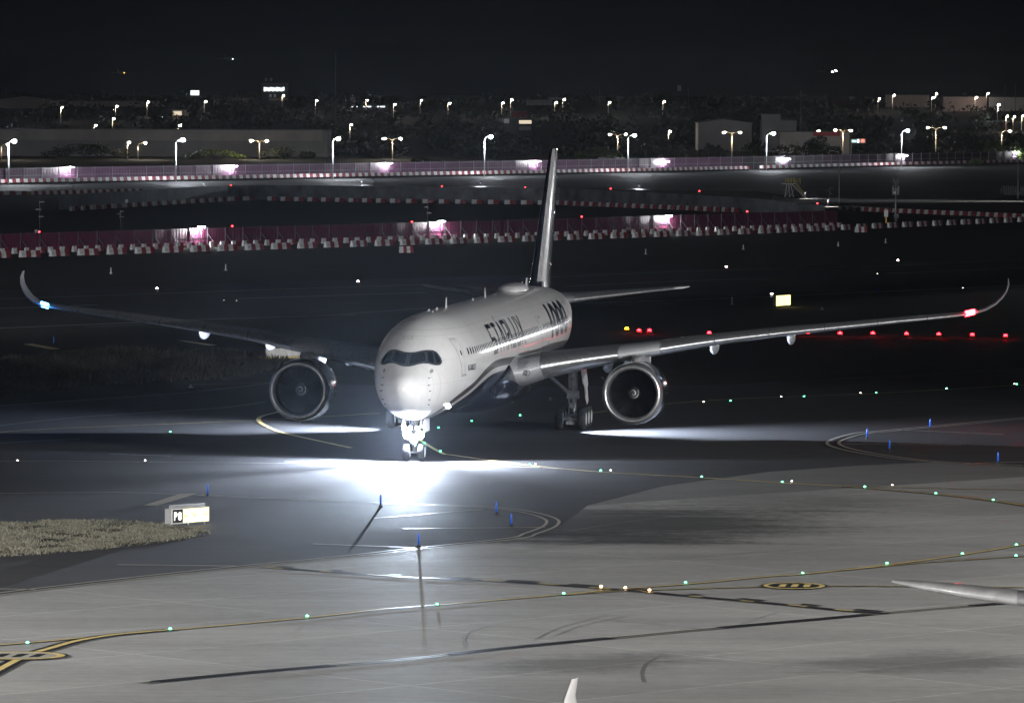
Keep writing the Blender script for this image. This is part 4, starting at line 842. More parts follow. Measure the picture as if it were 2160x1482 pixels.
def fence(name, label, pts, n, h, mats, postmat, brace=True, rails=True, post_w=0.12):
    root = tag(empty(name, pts[0]), label, 'fence'); L = length(pts); w = L/n; protos = {}
    for k in range(n):
        p, a = frac(pts, (k)/n); m = mats(k) if callable(mats) else mats[k % len(mats)]
        if m not in protos: o = panel_mesh(w-0.02, h, 6).build('panel', m, root); protos[m] = o
        else: o = protos[m].copy(); COL.objects.link(o); o.parent = root
        o.location = p-pts[0]; o.rotation_euler = (0, 0, a)
        if 'post' not in protos:
            mb = MB().box((0, -0.08, (h+0.25)/2), (post_w, 0.12, h+0.25))
            if brace: mb.tube([(0.02, -0.1, h*0.75), (0.5, -1.3, 0.02)], 0.05, 6)
            if rails: mb.box((w/2, -0.05, h*0.5), (w-post_w, 0.06, 0.09)); mb.box((w/2, -0.05, h*0.97), (w-post_w, 0.06, 0.07))
            o = mb.build('post', postmat, root); protos['post'] = o
        else: o = protos['post'].copy(); COL.objects.link(o); o.parent = root
        o.location = p-pts[0]; o.rotation_euler = (0, 0, a)
    return root
nf = P((-120, 538), (0, 534), (540, 517), (1080, 500), (1620, 482), (1766, 477))
fence('construction_fence', 'long dark maroon panel fence across the middle of the airfield', nf, 56, 2.4, [M['maroon']], M['post'])
ff = P((-120, 389), (0, 386), (540, 376), (1080, 366), (1620, 354.5), (2160, 341), (2300, 337))
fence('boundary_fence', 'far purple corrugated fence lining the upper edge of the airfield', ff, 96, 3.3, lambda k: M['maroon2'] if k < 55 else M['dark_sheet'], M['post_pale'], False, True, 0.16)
def barrier_mesh(L, h, w, stripes):
    mb = MB(); n = stripes
    for k in range(n):
        x0, x1 = -L/2+L*k/n, -L/2+L*(k+1)/n; prof = [(-w/2, 0.0), (-w/2, 0.14*h), (-w*0.22, h), (w*0.22, h), (w/2, 0.14*h), (w/2, 0.0)]
        mb.loft([[(x0, y, z) for y, z in prof], [(x1, y, z) for y, z in prof]], cap=True, m=k % 2)
    return mb
def barriers(name, label, group, pts, n, fr, h, w, stripes, legs=False, jit=0.1, skip=()):
    proto = None; L = fr*length(pts)/n
    for k in range(n):
        if k in skip: continue
        p, a = frac(pts, (k+0.5)/n)
        if proto is None:
            mb = barrier_mesh(L, h, w, stripes)
            if legs:
                mb.v = [(x, y, z+0.45) for x, y, z in mb.v]
                for e in range(2*stripes): mb.box((-L/2+L*(e+0.5)/(2*stripes), 0, 0.22), (0.16, 0.4, 0.44), m=2)
            proto = mb.build(name, [M['pl_white'], M['pl_red'], M['cone_black']]); o = proto
        else: o = proto.copy(); COL.objects.link(o)
        o.location = p; o.rotation_euler = (0, 0, a+random.uniform(-jit, jit)); tag(o, label, 'barrier', group)
fr_ = P((-30, 545), (0, 544), (540, 527), (1080, 510), (1620, 492), (2200, 466))
barriers('barrier_block', 'large red and white striped barrier block in front of the maroon fence', 'large striped barrier blocks', fr_, 50, 0.62, 0.85, 0.55, 4, False, 0.08)
br_ = P((-30, 537), (0, 536), (540, 518), (1080, 502), (1620, 485), (1780, 479))
barriers('barrier_block', 'small red and white barrier close against the foot of the maroon fence', 'small barriers along the maroon fence', br_, 84, 0.62, 0.75, 0.4, 2)
fb_ = P((-40, 391), (0, 390), (540, 380), (1080, 370), (1580, 360))
barriers('barrier_block', 'red and white barrier in the long row below the far purple fence', 'far row of red and white barriers', fb_, 62, 0.97, 0.85, 0.5, 4, True, 0.0)
fb2 = P((1602, 359), (1900, 351), (2200, 344))
barriers('barrier_block', 'red and white barrier at the right end of the far row, beyond the dark gap', 'right end of the far barrier row', fb2, 24, 0.97, 0.85, 0.5, 4, True, 0.0)
rb_ = P((1768, 443), (1900, 449), (2160, 460), (2230, 463))
barriers('barrier_block', 'white barrier in the row running to the right edge past the light mast', 'barriers running to the right edge', rb_, 26, 0.8, 0.75, 0.45, 2)
lb_ = P((-20, 411), (70, 411), (300, 406))
barriers('barrier_block', 'white barrier along the ramp at the left edge above the grey wall', 'barriers at the left ramp', lb_, 18, 0.9, 0.8, 0.45, 2)
wb_ = P((145, 445), (480, 424), (540, 422))
barriers('barrier_block', 'dim striped barrier at the foot of the lit grey retaining wall', 'barriers below the grey wall', wb_, 18, 0.7, 0.8, 0.45, 2)
wb2 = P((560, 423), (830, 428), (1180, 432), (1560, 448))
barriers('barrier_block', 'dark barrier at the foot of the long shadowed retaining wall', 'dark barriers below the long wall', wb2, 40, 0.65, 0.8, 0.45, 2)
for i, (x, y) in enumerate(((857, 533), (1816, 490))):
    o = barrier_mesh(1.9, 0.85, 0.55, 4).build('barrier_block', [M['pl_white'], M['pl_red']], None, False, G(x, y)); o.rotation_euler = (0.0, 0, 0.35)
    tag(o, ['displaced striped barrier standing forward of the row near the middle', 'tilted striped barrier standing forward near the end of the maroon fence'][i], 'barrier', None)
M['amber'] = paint('amber_plastic', (0.8, 0.42, 0.02), 0.5)
for i in range(2):
    o = MB().box((0, 0, 0.35), (1.6, 0.3, 0.35)).box((-0.6, 0, 0.09), (0.12, 0.4, 0.18)).box((0.6, 0, 0.09), (0.12, 0.4, 0.18)).build('barricade', M['amber'], None, False, G(44+20*i, 410))
    tag(o, ['left', 'right'][i]+' one of two yellow barricades at the left ramp', 'barricade', 'yellow barricades')
# retaining wall
M['wall_grey'] = paint('lit_concrete_grey', (0.30, 0.32, 0.34), 0.8, scale=0.3); M['wall_dark'] = paint('shaded_concrete', (0.12, 0.125, 0.135), 0.85, var=0.3, scale=0.3)  # light and shade along one wall put into two concrete tones
wb = P((123, 443), (480, 423)); wt_h = [2.7, 2.85]
mb = MB(); n = 30; vs = []
for k in range(n+1):
    p, a = frac(wb, k/n); y = 0.12 if k % 2 else 0
    vs += [(p.x, p.y+y, 0), (p.x, p.y+y, 2.7+0.2*k/n)]
mb.add(vs, [(2*i, 2*i+2, 2*i+3, 2*i+1) for i in range(n)]); p0, p1 = wb
mb.box(((p0.x+p1.x)/2, (p0.y+p1.y)/2+0.7, 1.2), (0.4, 0.4, 2.4))
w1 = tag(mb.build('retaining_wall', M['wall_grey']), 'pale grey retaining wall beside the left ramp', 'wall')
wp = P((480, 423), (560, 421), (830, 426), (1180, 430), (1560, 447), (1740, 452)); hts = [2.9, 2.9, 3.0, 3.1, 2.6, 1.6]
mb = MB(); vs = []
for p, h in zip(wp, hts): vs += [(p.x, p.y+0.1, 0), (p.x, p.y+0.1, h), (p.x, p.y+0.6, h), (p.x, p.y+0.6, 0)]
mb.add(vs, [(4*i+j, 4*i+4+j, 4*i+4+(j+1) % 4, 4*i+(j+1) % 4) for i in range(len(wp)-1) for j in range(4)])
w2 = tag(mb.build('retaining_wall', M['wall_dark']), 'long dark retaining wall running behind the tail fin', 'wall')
for i, px in enumerate(((658, 408), (1032, 413), (1421, 416), (267, 424))):
    p = at(px[0], px[1], G(px[0], 421 if i < 3 else 436).y-0.35); tag(MB().box((0, 0, 0), (0.55, 0.12, 0.6)).box((0, 0.08, -0.02), (0.4, 0.05, 0.4)).build('wall_box', M['panel_white'], None, False, p), ['first', 'second', 'third', 'small'][i]+' pale box on the retaining wall counted from the left' if i < 3 else 'pale box on the lit grey wall at the left', 'box', None)

def work_light(px_top, px_base, label, D=None, power=900, wide=1.0, off=1.0):
    b = G(*px_base); b.y -= off; top = at(px_top[0], px_top[1], b.y); h = top.z
    t = tag(empty('work_light', (top.x, b.y, 0)), label, 'work light', 'white work lights on the fences')
    MB().tube([(0, 0, 0), (0, 0, h)], 0.05, 8).build('pole', M['post'], t, True)
    MB().box((0, -0.02, h+0.06), (0.9, 0.30, 0.16)).build('lamp_head', M['post'], t)
    MB().box((0, 0.0, h-0.06), (0.95*wide, 0.34, 0.08)).build('lens', M['work_lamp'], t)
    lamp('work_beam', 'POINT', (0, -0.3, h-0.3), power, (0.95, 0.95, 1.0), radius=0.2, parent=t)
for i, (x, y, yb) in enumerate(((425, 478, 520.6), (932, 466, 504.7), (1410, 455, 489))): work_light((x, y), (x, yb), ['left', 'middle', 'right'][i]+' one of three glaring work lights on the maroon fence', power=1500, wide=1.1)
for i, (x, y, yb) in enumerate(((148, 352, 383.3), (493, 350, 376.9), (820, 344, 370.8), (1133, 340, 364.9), (1405, 340, 359.1), (1661, 335, 353.5), (1908, 328, 347.3), (2144, 321, 341.4))): work_light((x, y), (x, yb), ORD[i]+' glaring work light from the left on the far purple fence', power=1500, wide=2.0, off=1.6)
# red obstruction lights on thin stakes, lit spots on the ramp
OB = [(932, 393, 412), (1108, 395, 414), (1288, 398, 418), (1475, 403, 424), (83, 489, 527), (490, 477, 512), (869, 468, 500), (1227, 457, 490), (1576, 446, 480), (462, 394, 402), (487, 391, 400), (1724, 429, 440)]
obm = glow('obstruction_red', (1, 0.02, 0.025), 28, False)
for i, (x, y, yb) in enumerate(OB):
    b = G(x, yb); b.y -= 0.5; t = at(x, y, b.y); o = empty('warning_lamp', (t.x, b.y, 0)); tag(o, ORD[i]+' small red warning lamp on a stake, counting the wall row then the maroon fence', 'warning lamp', 'small red warning lamps')
    MB().tube([(0, 0, 0), (0, 0, t.z)], 0.035, 6).build('stake', M['post'], o); MB().lathe_x([(-0.12, 0.01), (-0.08, 0.1), (0.08, 0.1), (0.12, 0.01)], (0, 0, t.z), 10).build('lens', obm, o, True)
for i, (x, y) in enumerate(((762, 391), (1013, 394), (1348, 399), (430, 397))):
    p = G(x, y); o = empty('ground_floodlight', (p.x, p.y, 0)); tag(o, ['on the ramp left of centre', 'on the ramp left of the tail fin', 'on the ramp right of the tail fin', 'small, at the top of the left ramp'][i].join(['low floodlight lighting a bright patch ', '']), 'floodlight', 'low ramp floodlights')
    MB().tube([(0, 0, 0), (0, 0, 1.1)], 0.04, 6).build('pole', M['post'], o); MB().box((0, 0, 1.15), (0.5, 0.25, 0.15)).build('lamp_head', M['post'], o)
    lamp('flood_beam', 'SPOT', (0, 0, 1.0), 9000, (0.92, 0.95, 1.0), (0, 0, 0), 150, 0.6, 0.1, o)

# ------------------------------------------------------------------ street lamps
def hill(d):
    t = min(max((d-1850)/1150, 0), 1); return 17.5*t*t*(3-2*t)
M['pole_white'] = paint('white_lamp_pole', (0.70, 0.70, 0.68), 0.5, 0.1); M['pole_warm'] = paint('painted_lamp_pole', (0.60, 0.52, 0.40), 0.5, 0.1)
LH = glow('hillside_lamp_lens', (1.0, 0.88, 0.72), 520); LW = glow('white_street_lens', (0.88, 0.93, 1.0), 2400); LWm = glow('warm_street_lens', (1.0, 0.86, 0.66), 1300)
def street_lamp(heads, xp, yb, lens, pole, label, group, D=None, lens_r=0.36, reach=0.1):
    # heads: list of photo positions of lamp heads, xp: pole position, yb: foot
    if D is None: D = G(xp, yb).y
    zb = hill(D); b = at(xp, heads[0][1], D); root = empty('street_lamp', (b.x, D, zb)); tag(root, label, 'street lamp', group)
    hs = [at(hx, hy, D) for hx, hy in heads]; top = max(p.z for p in hs)-zb; r0 = 0.16 if top > 5 else 0.11
    MB().tube([(0, 0, 0), (0, 0, top*0.45), (0, 0, top-0.9)], [r0, r0*0.85, r0*0.7], 8).build('pole', pole, root, True)
    for p in hs:
        dx = p.x-b.x; dz = p.z-zb; yo = reach; pts = [(0, 0, top-0.92), (dx*0.08, -yo*0.05, top-0.55), (dx*0.3, -yo*0.3, top-0.15), (dx*0.75, -yo*0.75, dz+0.02), (dx, -yo, dz+0.05)]
        MB().tube(pts, [r0*0.7, r0*0.66, r0*0.55, 0.05, 0.05], 8).build('arm', pole, root, True)
        s = 1 if dx > 0 else -1
        MB().box((dx, -yo, dz+0.05+lens_r*0.5), (lens_r*2.0, 0.5, 0.16)).build('lamp_head', pole, root)
        MB().loft([[(dx+lens_r*math.cos(e)*math.cos(q), -yo+lens_r*math.cos(e)*math.sin(q), dz-0.05+lens_r*0.9*math.sin(e)) for q in np.arange(0, 6.28, 0.785)] for e in (-1.5, -1.0, -0.5, 0.0, 0.35)], cap=True).build('lens', lens, root, True)
for i, (hx, hy, xp, yb) in enumerate(((31, 297, 18, 390.8), (386, 295, 371, 384.2), (714, 292, 702, 378.1), (1035, 288, 1022, 372.2), (1338, 285, 1325, 366.3), (1631, 281, 1617, 359.8), (1914, 275, 1902, 352.3))):
    street_lamp([(hx, hy)], xp, yb, LW, M['pole_white'], ORD[i]+' tall white street lamp from the left beside the far purple fence', 'white street lamps', lens_r=0.46, reach=1.0)
for i, (hs, xp, yb) in enumerate((([(17, 304)], 3, 345), ([(307, 301)], 291, 328), ([(563, 297), (530, 296)], 547, 350), ([(845, 292), (810, 292)], 828, 315), ([(1320, 283), (1286, 283)], 1303, 333), ([(1561, 279), (1527, 279)], 1544, 318), ([(1795, 275), (1762, 274)], 1778, 322), ([(1993, 269), (1957, 269)], 1974, 321), ([(2130, 276)], 2113, 319))):
    street_lamp(hs, xp, yb, LWm, M['pole_warm'], ORD[i]+' warm '+('double headed' if len(hs) > 1 else 'single headed')+' street lamp from the left behind the fence', 'warm street lamps', D=1720+i*15)
HL = [(202, 264, 0), (240, 250, 0), (247, 224, 1), (131, 226, 1), (313, 215, 1), (380, 264, 0), (434, 214, 1), (668, 212, 1), (775, 211, 1), (833, 220, 1), (889, 211, 1), (948, 218, 1), (1061, 217, 1), (1080, 210, 1), (1173, 216, 1), (1190, 210, 1), (1286, 216, 1), (1401, 214, 1), (1413, 277, 0), (741, 263, 0), (1855, 208, 1), (1886, 201, 1), (1968, 206, 1), (1976, 198, 1), (2060, 205, 1), (2084, 197, 1), (2107, 221, 1), (2125, 245, 0), (2140, 246, 0), (2158, 244, 0), (272, 300, 0), (1727, 276, 0), (598, 202, 1)]
def hill_D(px, py, h):
    best = 1750
    for D in range(1760, 3200, 10):
        best = D
        if at(px, py, D).z-hill(D) < h: break
    return best
for i, (x, y, k) in enumerate(HL):
    D = hill_D(x, y, 7.0); D = max(1760, D)
    street_lamp([(x, y)], x-3, 0, LW if i in (26,) else LH, M['pole_warm'], (ORD[i] if i < 39 else 'another')+' small lamp counted among the glowing points on the dark hillside', 'hillside lamps', D=D, lens_r=0.38)

# ------------------------------------------------------------------ hillside, woods, trees
mb = MB(); xs = list(range(-700, 701, 50)); ys = [1700, 1850, 1950, 2050, 2200, 2350, 2500, 2700, 2850, 3000, 3300, 4500, 9000]
mb.add([(x*(1+max(0, y-3000)/2000), y, (hill(y)-0.05)+(0.5*math.sin(x*0.02+y*0.01) if y > 1900 else 0)) for y in ys for x in xs], [(j*len(xs)+i, j*len(xs)+i+1, (j+1)*len(xs)+i+1, (j+1)*len(xs)+i) for j in range(len(ys)-1) for i in range(len(xs)-1)])
M['hill'] = ground_mat('hill_scrub', (0.010, 0.010, 0.008), (0.024, 0.023, 0.018), 0.02, (0.9, 1.0))
struct(mb.build('hillside', M['hill'], None, True))
M['leaf_dark'] = leaf_mat('dark_foliage', (0.012, 0.014, 0.010), (0.035, 0.038, 0.024), 0.12); M['leaf_green'] = leaf_mat('green_foliage', (0.03, 0.05, 0.018), (0.12, 0.15, 0.05), 0.25)
M['bark'] = paint('bark', (0.07, 0.055, 0.04), 0.9)
def leaf_cloud(centers, radii, n, size, seed, zmin=0.1):
    r = np.random.default_rng(seed); k = r.integers(0, len(centers), n); d = r.normal(size=(n, 3)); d /= np.linalg.norm(d, axis=1)[:, None]
    c = np.array(centers)[k]+d*np.array(radii)[k]*(r.uniform(0.45, 1.05, n)**0.6)[:, None]; c[:, 2] = np.maximum(c[:, 2], zmin)
    a = r.normal(size=(n, 3)); a /= np.linalg.norm(a, axis=1)[:, None]; b = np.cross(a, r.normal(size=(n, 3))); b /= np.linalg.norm(b, axis=1)[:, None]; s = (size*r.uniform(0.5, 1.4, n))[:, None]
    v = np.stack([c-a*s, c+b*s*0.6, c+a*s, c-b*s*0.6], 1).reshape(-1, 3); return v.tolist(), np.arange(4*n).reshape(n, 4).tolist()
TREES = [((452, 341), 62, 26, 'leaf_green', 'broad greenish bush by the second white street lamp'), ((900, 348), 36, 18, 'leaf_green', 'yellowish bush behind the far fence left of the tail fin'), ((1262, 334), 46, 28, 'leaf_green', 'rounded green tree right of the tail fin'), ((1390, 336), 60, 26, 'leaf_dark', 'dark spreading tree behind the pale awning'), ((1010, 324), 44, 20, 'leaf_dark', 'thin dark tree by the fourth white street lamp'), ((2095, 312), 22, 20, 'leaf_green', 'lit bush left of the last warm lamp'), ((2140, 310), 18, 16, 'leaf_green', 'lit bush at the right edge under the last warm lamp'), ((1500, 322), 30, 16, 'leaf_dark', 'dark bush below the gabled hangar'), ((1730, 312), 46, 22, 'leaf_dark', 'dark tree in front of the red roofed building'), ((1940, 312), 34, 22, 'leaf_dark', 'dark tree by the last white street lamp'), ((600, 330), 60, 20, 'leaf_dark', 'dark shrub before the long warehouse'), ((180, 330), 90, 28, 'leaf_dark', 'dark mass of trees before the warehouse at left'), ((2060, 350), 18, 14, 'leaf_green', 'scrubby bush overlapping the far barriers at the right')]
for i, ((x, yb), hw, hh, mt, lab) in enumerate(TREES):
    D = G(x, yb).y if yb > 345 else 1760; r = np.random.default_rng(50+i); zb = hill(D) if D > 1700 else 0; c = at(x, yb-hh, D); W_ = hw*D/F; Ht = max(2.0, c.z-zb+0.0)
    root = tag(empty('tree' if 'tree' in lab else 'bush', (c.x, D, zb)), lab, 'tree' if 'tree' in lab else 'bush')
    cs, rs = [], []
    for k in range(14):
        u = r.uniform(-1, 1); hgt = Ht*(1-0.55*u*u)*r.uniform(0.45, 0.85); cs.append((u*W_*0.85, r.uniform(-2, 2), hgt)); rs.append((W_*0.26, 2.2, Ht*0.26))
    v, f = leaf_cloud(cs, rs, 2600, 0.34, 90+i); MB().add(v, f).build('crown', M[mt], root)
    mb = MB(); mb.tube([(0, 0, 0), (0.1, 0, Ht*0.3), (0.0, 0, Ht*0.6)], [0.3, 0.22, 0.08], 7)
    for u in (-0.5, 0.45): mb.tube([(0.05, 0, Ht*0.25), (u*W_*0.5, 0.2, Ht*0.55)], [0.16, 0.05], 6)
    mb.build('trunk', M['bark'], root, True)
cs, rs = [], []
for k in range(700):
    D = random.uniform(1850, 3000); x = random.uniform(-1, 1)*D*0.1; h = random.uniform(2.5, 5.5); cs.append((x, D, hill(D)+h*0.35)); rs.append((random.uniform(3, 7), 3, h*0.6))
v, f = leaf_cloud(cs, rs, 30000, 0.9, 5, -1); o = MB().add(v, f).build('hillside_woods', M['leaf_dark']); struct(o, 'stuff')

# ------------------------------------------------------------------ buildings on and below the hill
M['b_pale'] = paint('pale_render', (0.30, 0.295, 0.30), 0.8, var=0.15, scale=0.08); M['b_grey'] = paint('grey_cladding', (0.20, 0.207, 0.22), 0.7, var=0.12, scale=0.08); M['b_dark'] = paint('dark_cladding', (0.07, 0.07, 0.075), 0.8); M['b_red'] = paint('red_roof_sheet', (0.30, 0.03, 0.035), 0.6); M['b_warm'] = paint('cream_render', (0.55, 0.47, 0.37), 0.8); M['b_pink'] = paint('pinkish_render', (0.26, 0.20, 0.19), 0.8)
M['lit_win'] = glow('lit_window', (0.92, 0.97, 1.0), 1.5); M['lit_warm'] = glow('warm_window_awning_glow', (1.0, 0.82, 0.6), 0.8); M['dim_win'] = glow('dim_window', (0.5, 0.5, 0.5), 0.12)
def rect_at(x0, y0, x1, y1, D): 
    a = at(x0, y1, D); b = at(x1, y0, D); return a.x, b.x, a.z, b.z
def building(name, label, x0, y0, x1, y1, D, mat, depth=14, gable=0, parts=(), to_ground=True):
    xa, xb, za, zb = rect_at(x0, y0, x1, y1, D); g = hill(D)-0.3; root = tag(empty(name, ((xa+xb)/2, D, g)), label, 'building'); w = xb-xa; base = (0 if to_ground else za-g)
    h = zb-g; mb = MB()
    if gable:
        gz = gable*D/F; prof = [(-w/2, base), (-w/2, h-gz), (0, h), (w/2, h-gz), (w/2, base)]
        mb.loft([[(x, 0, z) for x, z in prof], [(x, depth, z) for x, z in prof]], cap=True); mb.build('wall', mat, root)
        t = 0.25; mb = MB()
        for sgn in (-1, 1): mb.loft([[(0, y, h+t), (0, y, h+0.02), (sgn*(w/2+0.4), y, h-gz-0.1), (sgn*(w/2+0.4), y, h-gz+t-0.1)] for y in (-0.4, depth+0.4)], cap=True)
        mb.build('roof', M['b_grey'], root)
    else:
        mb.box((0, depth/2, (base+h)/2), (w, depth, h-base)).build('wall', mat, root)
        MB().box((0, depth/2, h+0.12), (w+0.5, depth+0.5, 0.22)).build('roof', M['b_dark'], root)
    for nm, mt, a, b, c, d, pd in parts:
        xa2, xb2, za2, zb2 = rect_at(a, b, c, d, D); cx = (xa2+xb2)/2-(xa+xb)/2
        MB().box((cx, -pd/2-0.03 if pd < 1 else pd/2-0.5, (za2+zb2)/2-g), (xb2-xa2, pd, zb2-za2)).build(nm, mt, root)
    return root
building('warehouse', 'long low grey warehouse behind the left half of the far fence', -60, 276, 690, 318, 1830, M['b_grey'], 40, 0, [('roof_slope', M['b_pale'], -60, 275, 680, 295, 3.0)])
building('hangar', 'pale gabled hangar behind the warm lamps on the right', 1473, 253, 1586, 290, 1980, M['b_pale'], 30, 7)
building('office_block', 'stepped grey block left of the low red roofed building', 1607, 255, 1680, 290, 1960, M['b_grey'], 16, 0, [('upper_storey', M['b_grey'], 1607, 241, 1646, 255, 6.0), ('window', M['dim_win'], 1625, 246, 1640, 251, 0.05)])
building('shed', 'low cream building with a red roof edge at the right', 1645, 279, 1792, 300, 1900, M['b_pale'], 12, 0, [('red_fascia', M['b_red'], 1715, 278, 1772, 287, 0.2)])
building('hill_house', 'wide pale building on the ridge at the far left', 95, 214, 330, 240, 2700, M['b_pink'], 20)
building('hill_house', 'vaulted pale hall at the very left of the ridge', 0, 205, 95, 236, 2650, M['b_pink'], 20, 5)
building('control_building', 'dark multi-deck building with a glowing glazed top floor on the left ridge', 552, 176, 606, 213, 2700, M['b_dark'], 12, 0, [('glazed_deck', M['b_grey'], 556, 183, 600, 194, 0.1), ('glazing', M['lit_win'], 556.5, 184.0, 560.2, 193.0, 0.3), ('glazing', M['lit_win'], 560.9, 184.8, 564.6, 191.5, 0.3), ('glazing', M['lit_win'], 565.3, 185.6, 569.0, 193.0, 0.3), ('glazing', M['lit_win'], 569.7, 184.0, 573.4, 191.5, 0.3), ('glazing', M['lit_win'], 574.1, 184.8, 577.8, 193.0, 0.3), ('glazing', M['lit_win'], 578.5, 185.6, 582.2, 191.5, 0.3), ('glazing', M['lit_win'], 582.9, 184.0, 586.6, 193.0, 0.3), ('glazing', M['lit_win'], 587.3, 184.8, 591.0, 191.5, 0.3), ('glazing', M['lit_win'], 591.7, 185.6, 595.4, 193.0, 0.3), ('glazing', M['lit_win'], 596.1, 184.0, 599.8, 191.5, 0.3), ('deck_slab', M['b_dark'], 554, 181, 603, 183, 1.0), ('window', M['dim_win'], 568, 199, 573, 205, 0.2), ('window', M['dim_win'], 578, 199, 582, 205, 0.2), ('base_wall', M['b_pink'], 567, 207, 606, 213, 0.3), ('roof_tank', M['b_pale'], 559, 165, 563, 171, 1.2), ('roof_tank', M['b_pale'], 570, 165, 574, 171, 1.2)])
building('lit_house', 'small warmly lit cream house on the left slope', 363, 232, 397, 250, 2450, M['b_warm'], 8, 0, [('window', M['lit_warm'], 366, 235, 383, 243, 0.1)])
building('hill_house', 'long white building on the ridge right of the tail fin', 1110, 211, 1165, 219, 2750, M['b_pale'], 8, 0, [('annex', M['b_pale'], 1160, 206, 1187, 211, 3.0)])
building('workshop', 'small open fronted workshop with a pale awning behind the tail fin', 1064, 250, 1123, 276, 2200, M['b_dark'], 10, 0, [('awning', M['lit_warm'], 1095, 254, 1121, 261, 0.2), ('bay', M['b_pale'], 1095, 266, 1120, 275, 0.2), ('window', M['dim_win'], 1063, 251, 1074, 260, 0.1)])  # awning glows by itself in place of lamplight falling on it
building('hill_house', 'reddish roofed house on the slope behind the tail fin', 1078, 234, 1112, 243, 2450, M['b_red'], 8)
building('hill_house', 'pinkish house on the ridge above the row of lit windows', 738, 205, 756, 214, 2750, M['b_pink'], 8)
building('hill_house', 'low brownish house on the ridge at left by the lit box', 450, 207, 525, 214, 2750, M['b_pink'], 8)
building('garden_wall', 'long pale wall along the ridge at the right', 1990, 205, 2080, 216, 2650, M['b_pink'], 1)
building('garden_wall', 'second pale wall along the ridge at the right edge', 2086, 206, 2200, 220, 2650, M['b_pale'], 1)
building('hill_house', 'low house on the ridge between two warm lamps at the right', 1870, 201, 1960, 210, 2750, M['b_pink'], 8)
building('bus', 'low vehicle shed with a broken row of lit windows on the ridge', 700, 222, 825, 229, 2600, M['b_dark'], 3, 0, [('window', M['lit_win'], a, 224, b, 226.5, 0.1) for a, b in ((714, 719), (721, 727), (740, 754), (766, 771), (774, 783), (794, 800), (802, 812))]).name = 'vehicle_shed'
building('awning_hall', 'low hall with a pale curved awning edge by the far fence', 1261, 334, 1318, 345, 1760, M['b_grey'], 8, 0, [('awning_edge', M['b_warm'], 1261, 333, 1318, 335.5, 0.6)])
# lit box on legs, road sign, billboard frame
D = 2600; xa, xb, za, zb = rect_at(402, 191, 420, 201, D); g = hill(D); o = tag(empty('lit_billboard', ((xa+xb)/2, D, g)), 'bright white box raised on thin legs at the left ridge', 'billboard')
MB().box((0, 0, (za+zb)/2-g), (xb-xa, 0.6, zb-za)).build('lit_panel', M['lit_win'], o)
for x in (-1.6, 0, 1.6): MB().tube([(x, 0.4, 0), (x, 0.4, za-g)], 0.12, 6).build('leg', M['post'], o)
D = 1745; xa, xb, za, zb = rect_at(1794, 293, 1826, 302, D); o = tag(empty('road_sign', ((xa+xb)/2, D, 0)), 'illuminated gantry sign with green and red symbols under the warm lamp', 'road sign')
MB().box((0, 0, (za+zb)/2), (xb-xa, 0.2, zb-za)).build('sign_board', M['cabinet'], o)
for x, w, c, hh in ((-1.3, 1.3, (0.55, 0.95, 0.85), 0.7), (0.0, 0.7, (0.9, 0.95, 0.95), 1.1), (1.45, 1.1, (1.0, 0.25, 0.18), 1.0)): MB().box((x, -0.14, (za+zb)/2+0.05*x), (w, 0.06, hh)).build('symbol', glow('symbol_light', c, 1.6), o)
MB().tube([(-2.2, 0, 0), (-2.2, 0, zb)], 0.14, 8).build('pole', M['pole_warm'], o, True)
# masts
for i, (x, yt, yb, D, r) in enumerate(((708, 112, 292, 1870, 0.22), (13, 184, 207, 2700, 0.14), (283, 184, 210, 2700, 0.10), (1265, 188, 214, 2700, 0.16), (1689, 190, 268, 2100, 0.35), (2120, 180, 208, 2650, 0.12), (2142, 176, 208, 2650, 0.14), (1428, 182, 214, 2650, 0.1), (1452, 184, 214, 2650, 0.1))):
    t = at(x, yt, D); g = hill(D); o = MB().tube([(0, 0, -0.2), (0, 0, (t.z-g)*0.5), (0, 0, t.z-g)], [r, r*0.85, r*0.5], 8)
    for k in range(3): o.box((0, 0, (t.z-g)*(0.7+0.1*k)), (r*3, r*3, 0.12))
    o = o.build('radio_mast', M['b_dark'] if i != 0 else M['post'], None, True, (t.x, D, g)); tag(o, ['very tall thin mast behind the third white street lamp', 'short mast at the left end of the ridge', 'short thin mast over the left ridge building', 'short mast on the ridge right of the tail fin', 'thick dark column beyond the stepped grey block', 'left of two thin masts at the right end of the ridge', 'right of two thin masts at the right end of the ridge', 'left leg mast of the faint hoarding on the ridge', 'right leg mast of the faint hoarding on the ridge'][i], 'mast')
xa, xb, za, zb = rect_at(1429, 180, 1437, 192, 2650); tag(MB().box((0, 0, 0), (xb-xa, 0.3, zb-za)).box((0, 0.3, -0.3), ((xb-xa)*0.8, 0.2, 0.2)).build('hoarding', M['b_grey'], None, False, ((xa+xb)/2, 2649.6, (za+zb)/2)), 'faint grey hoarding panel high on the ridge right of centre', 'hoarding')

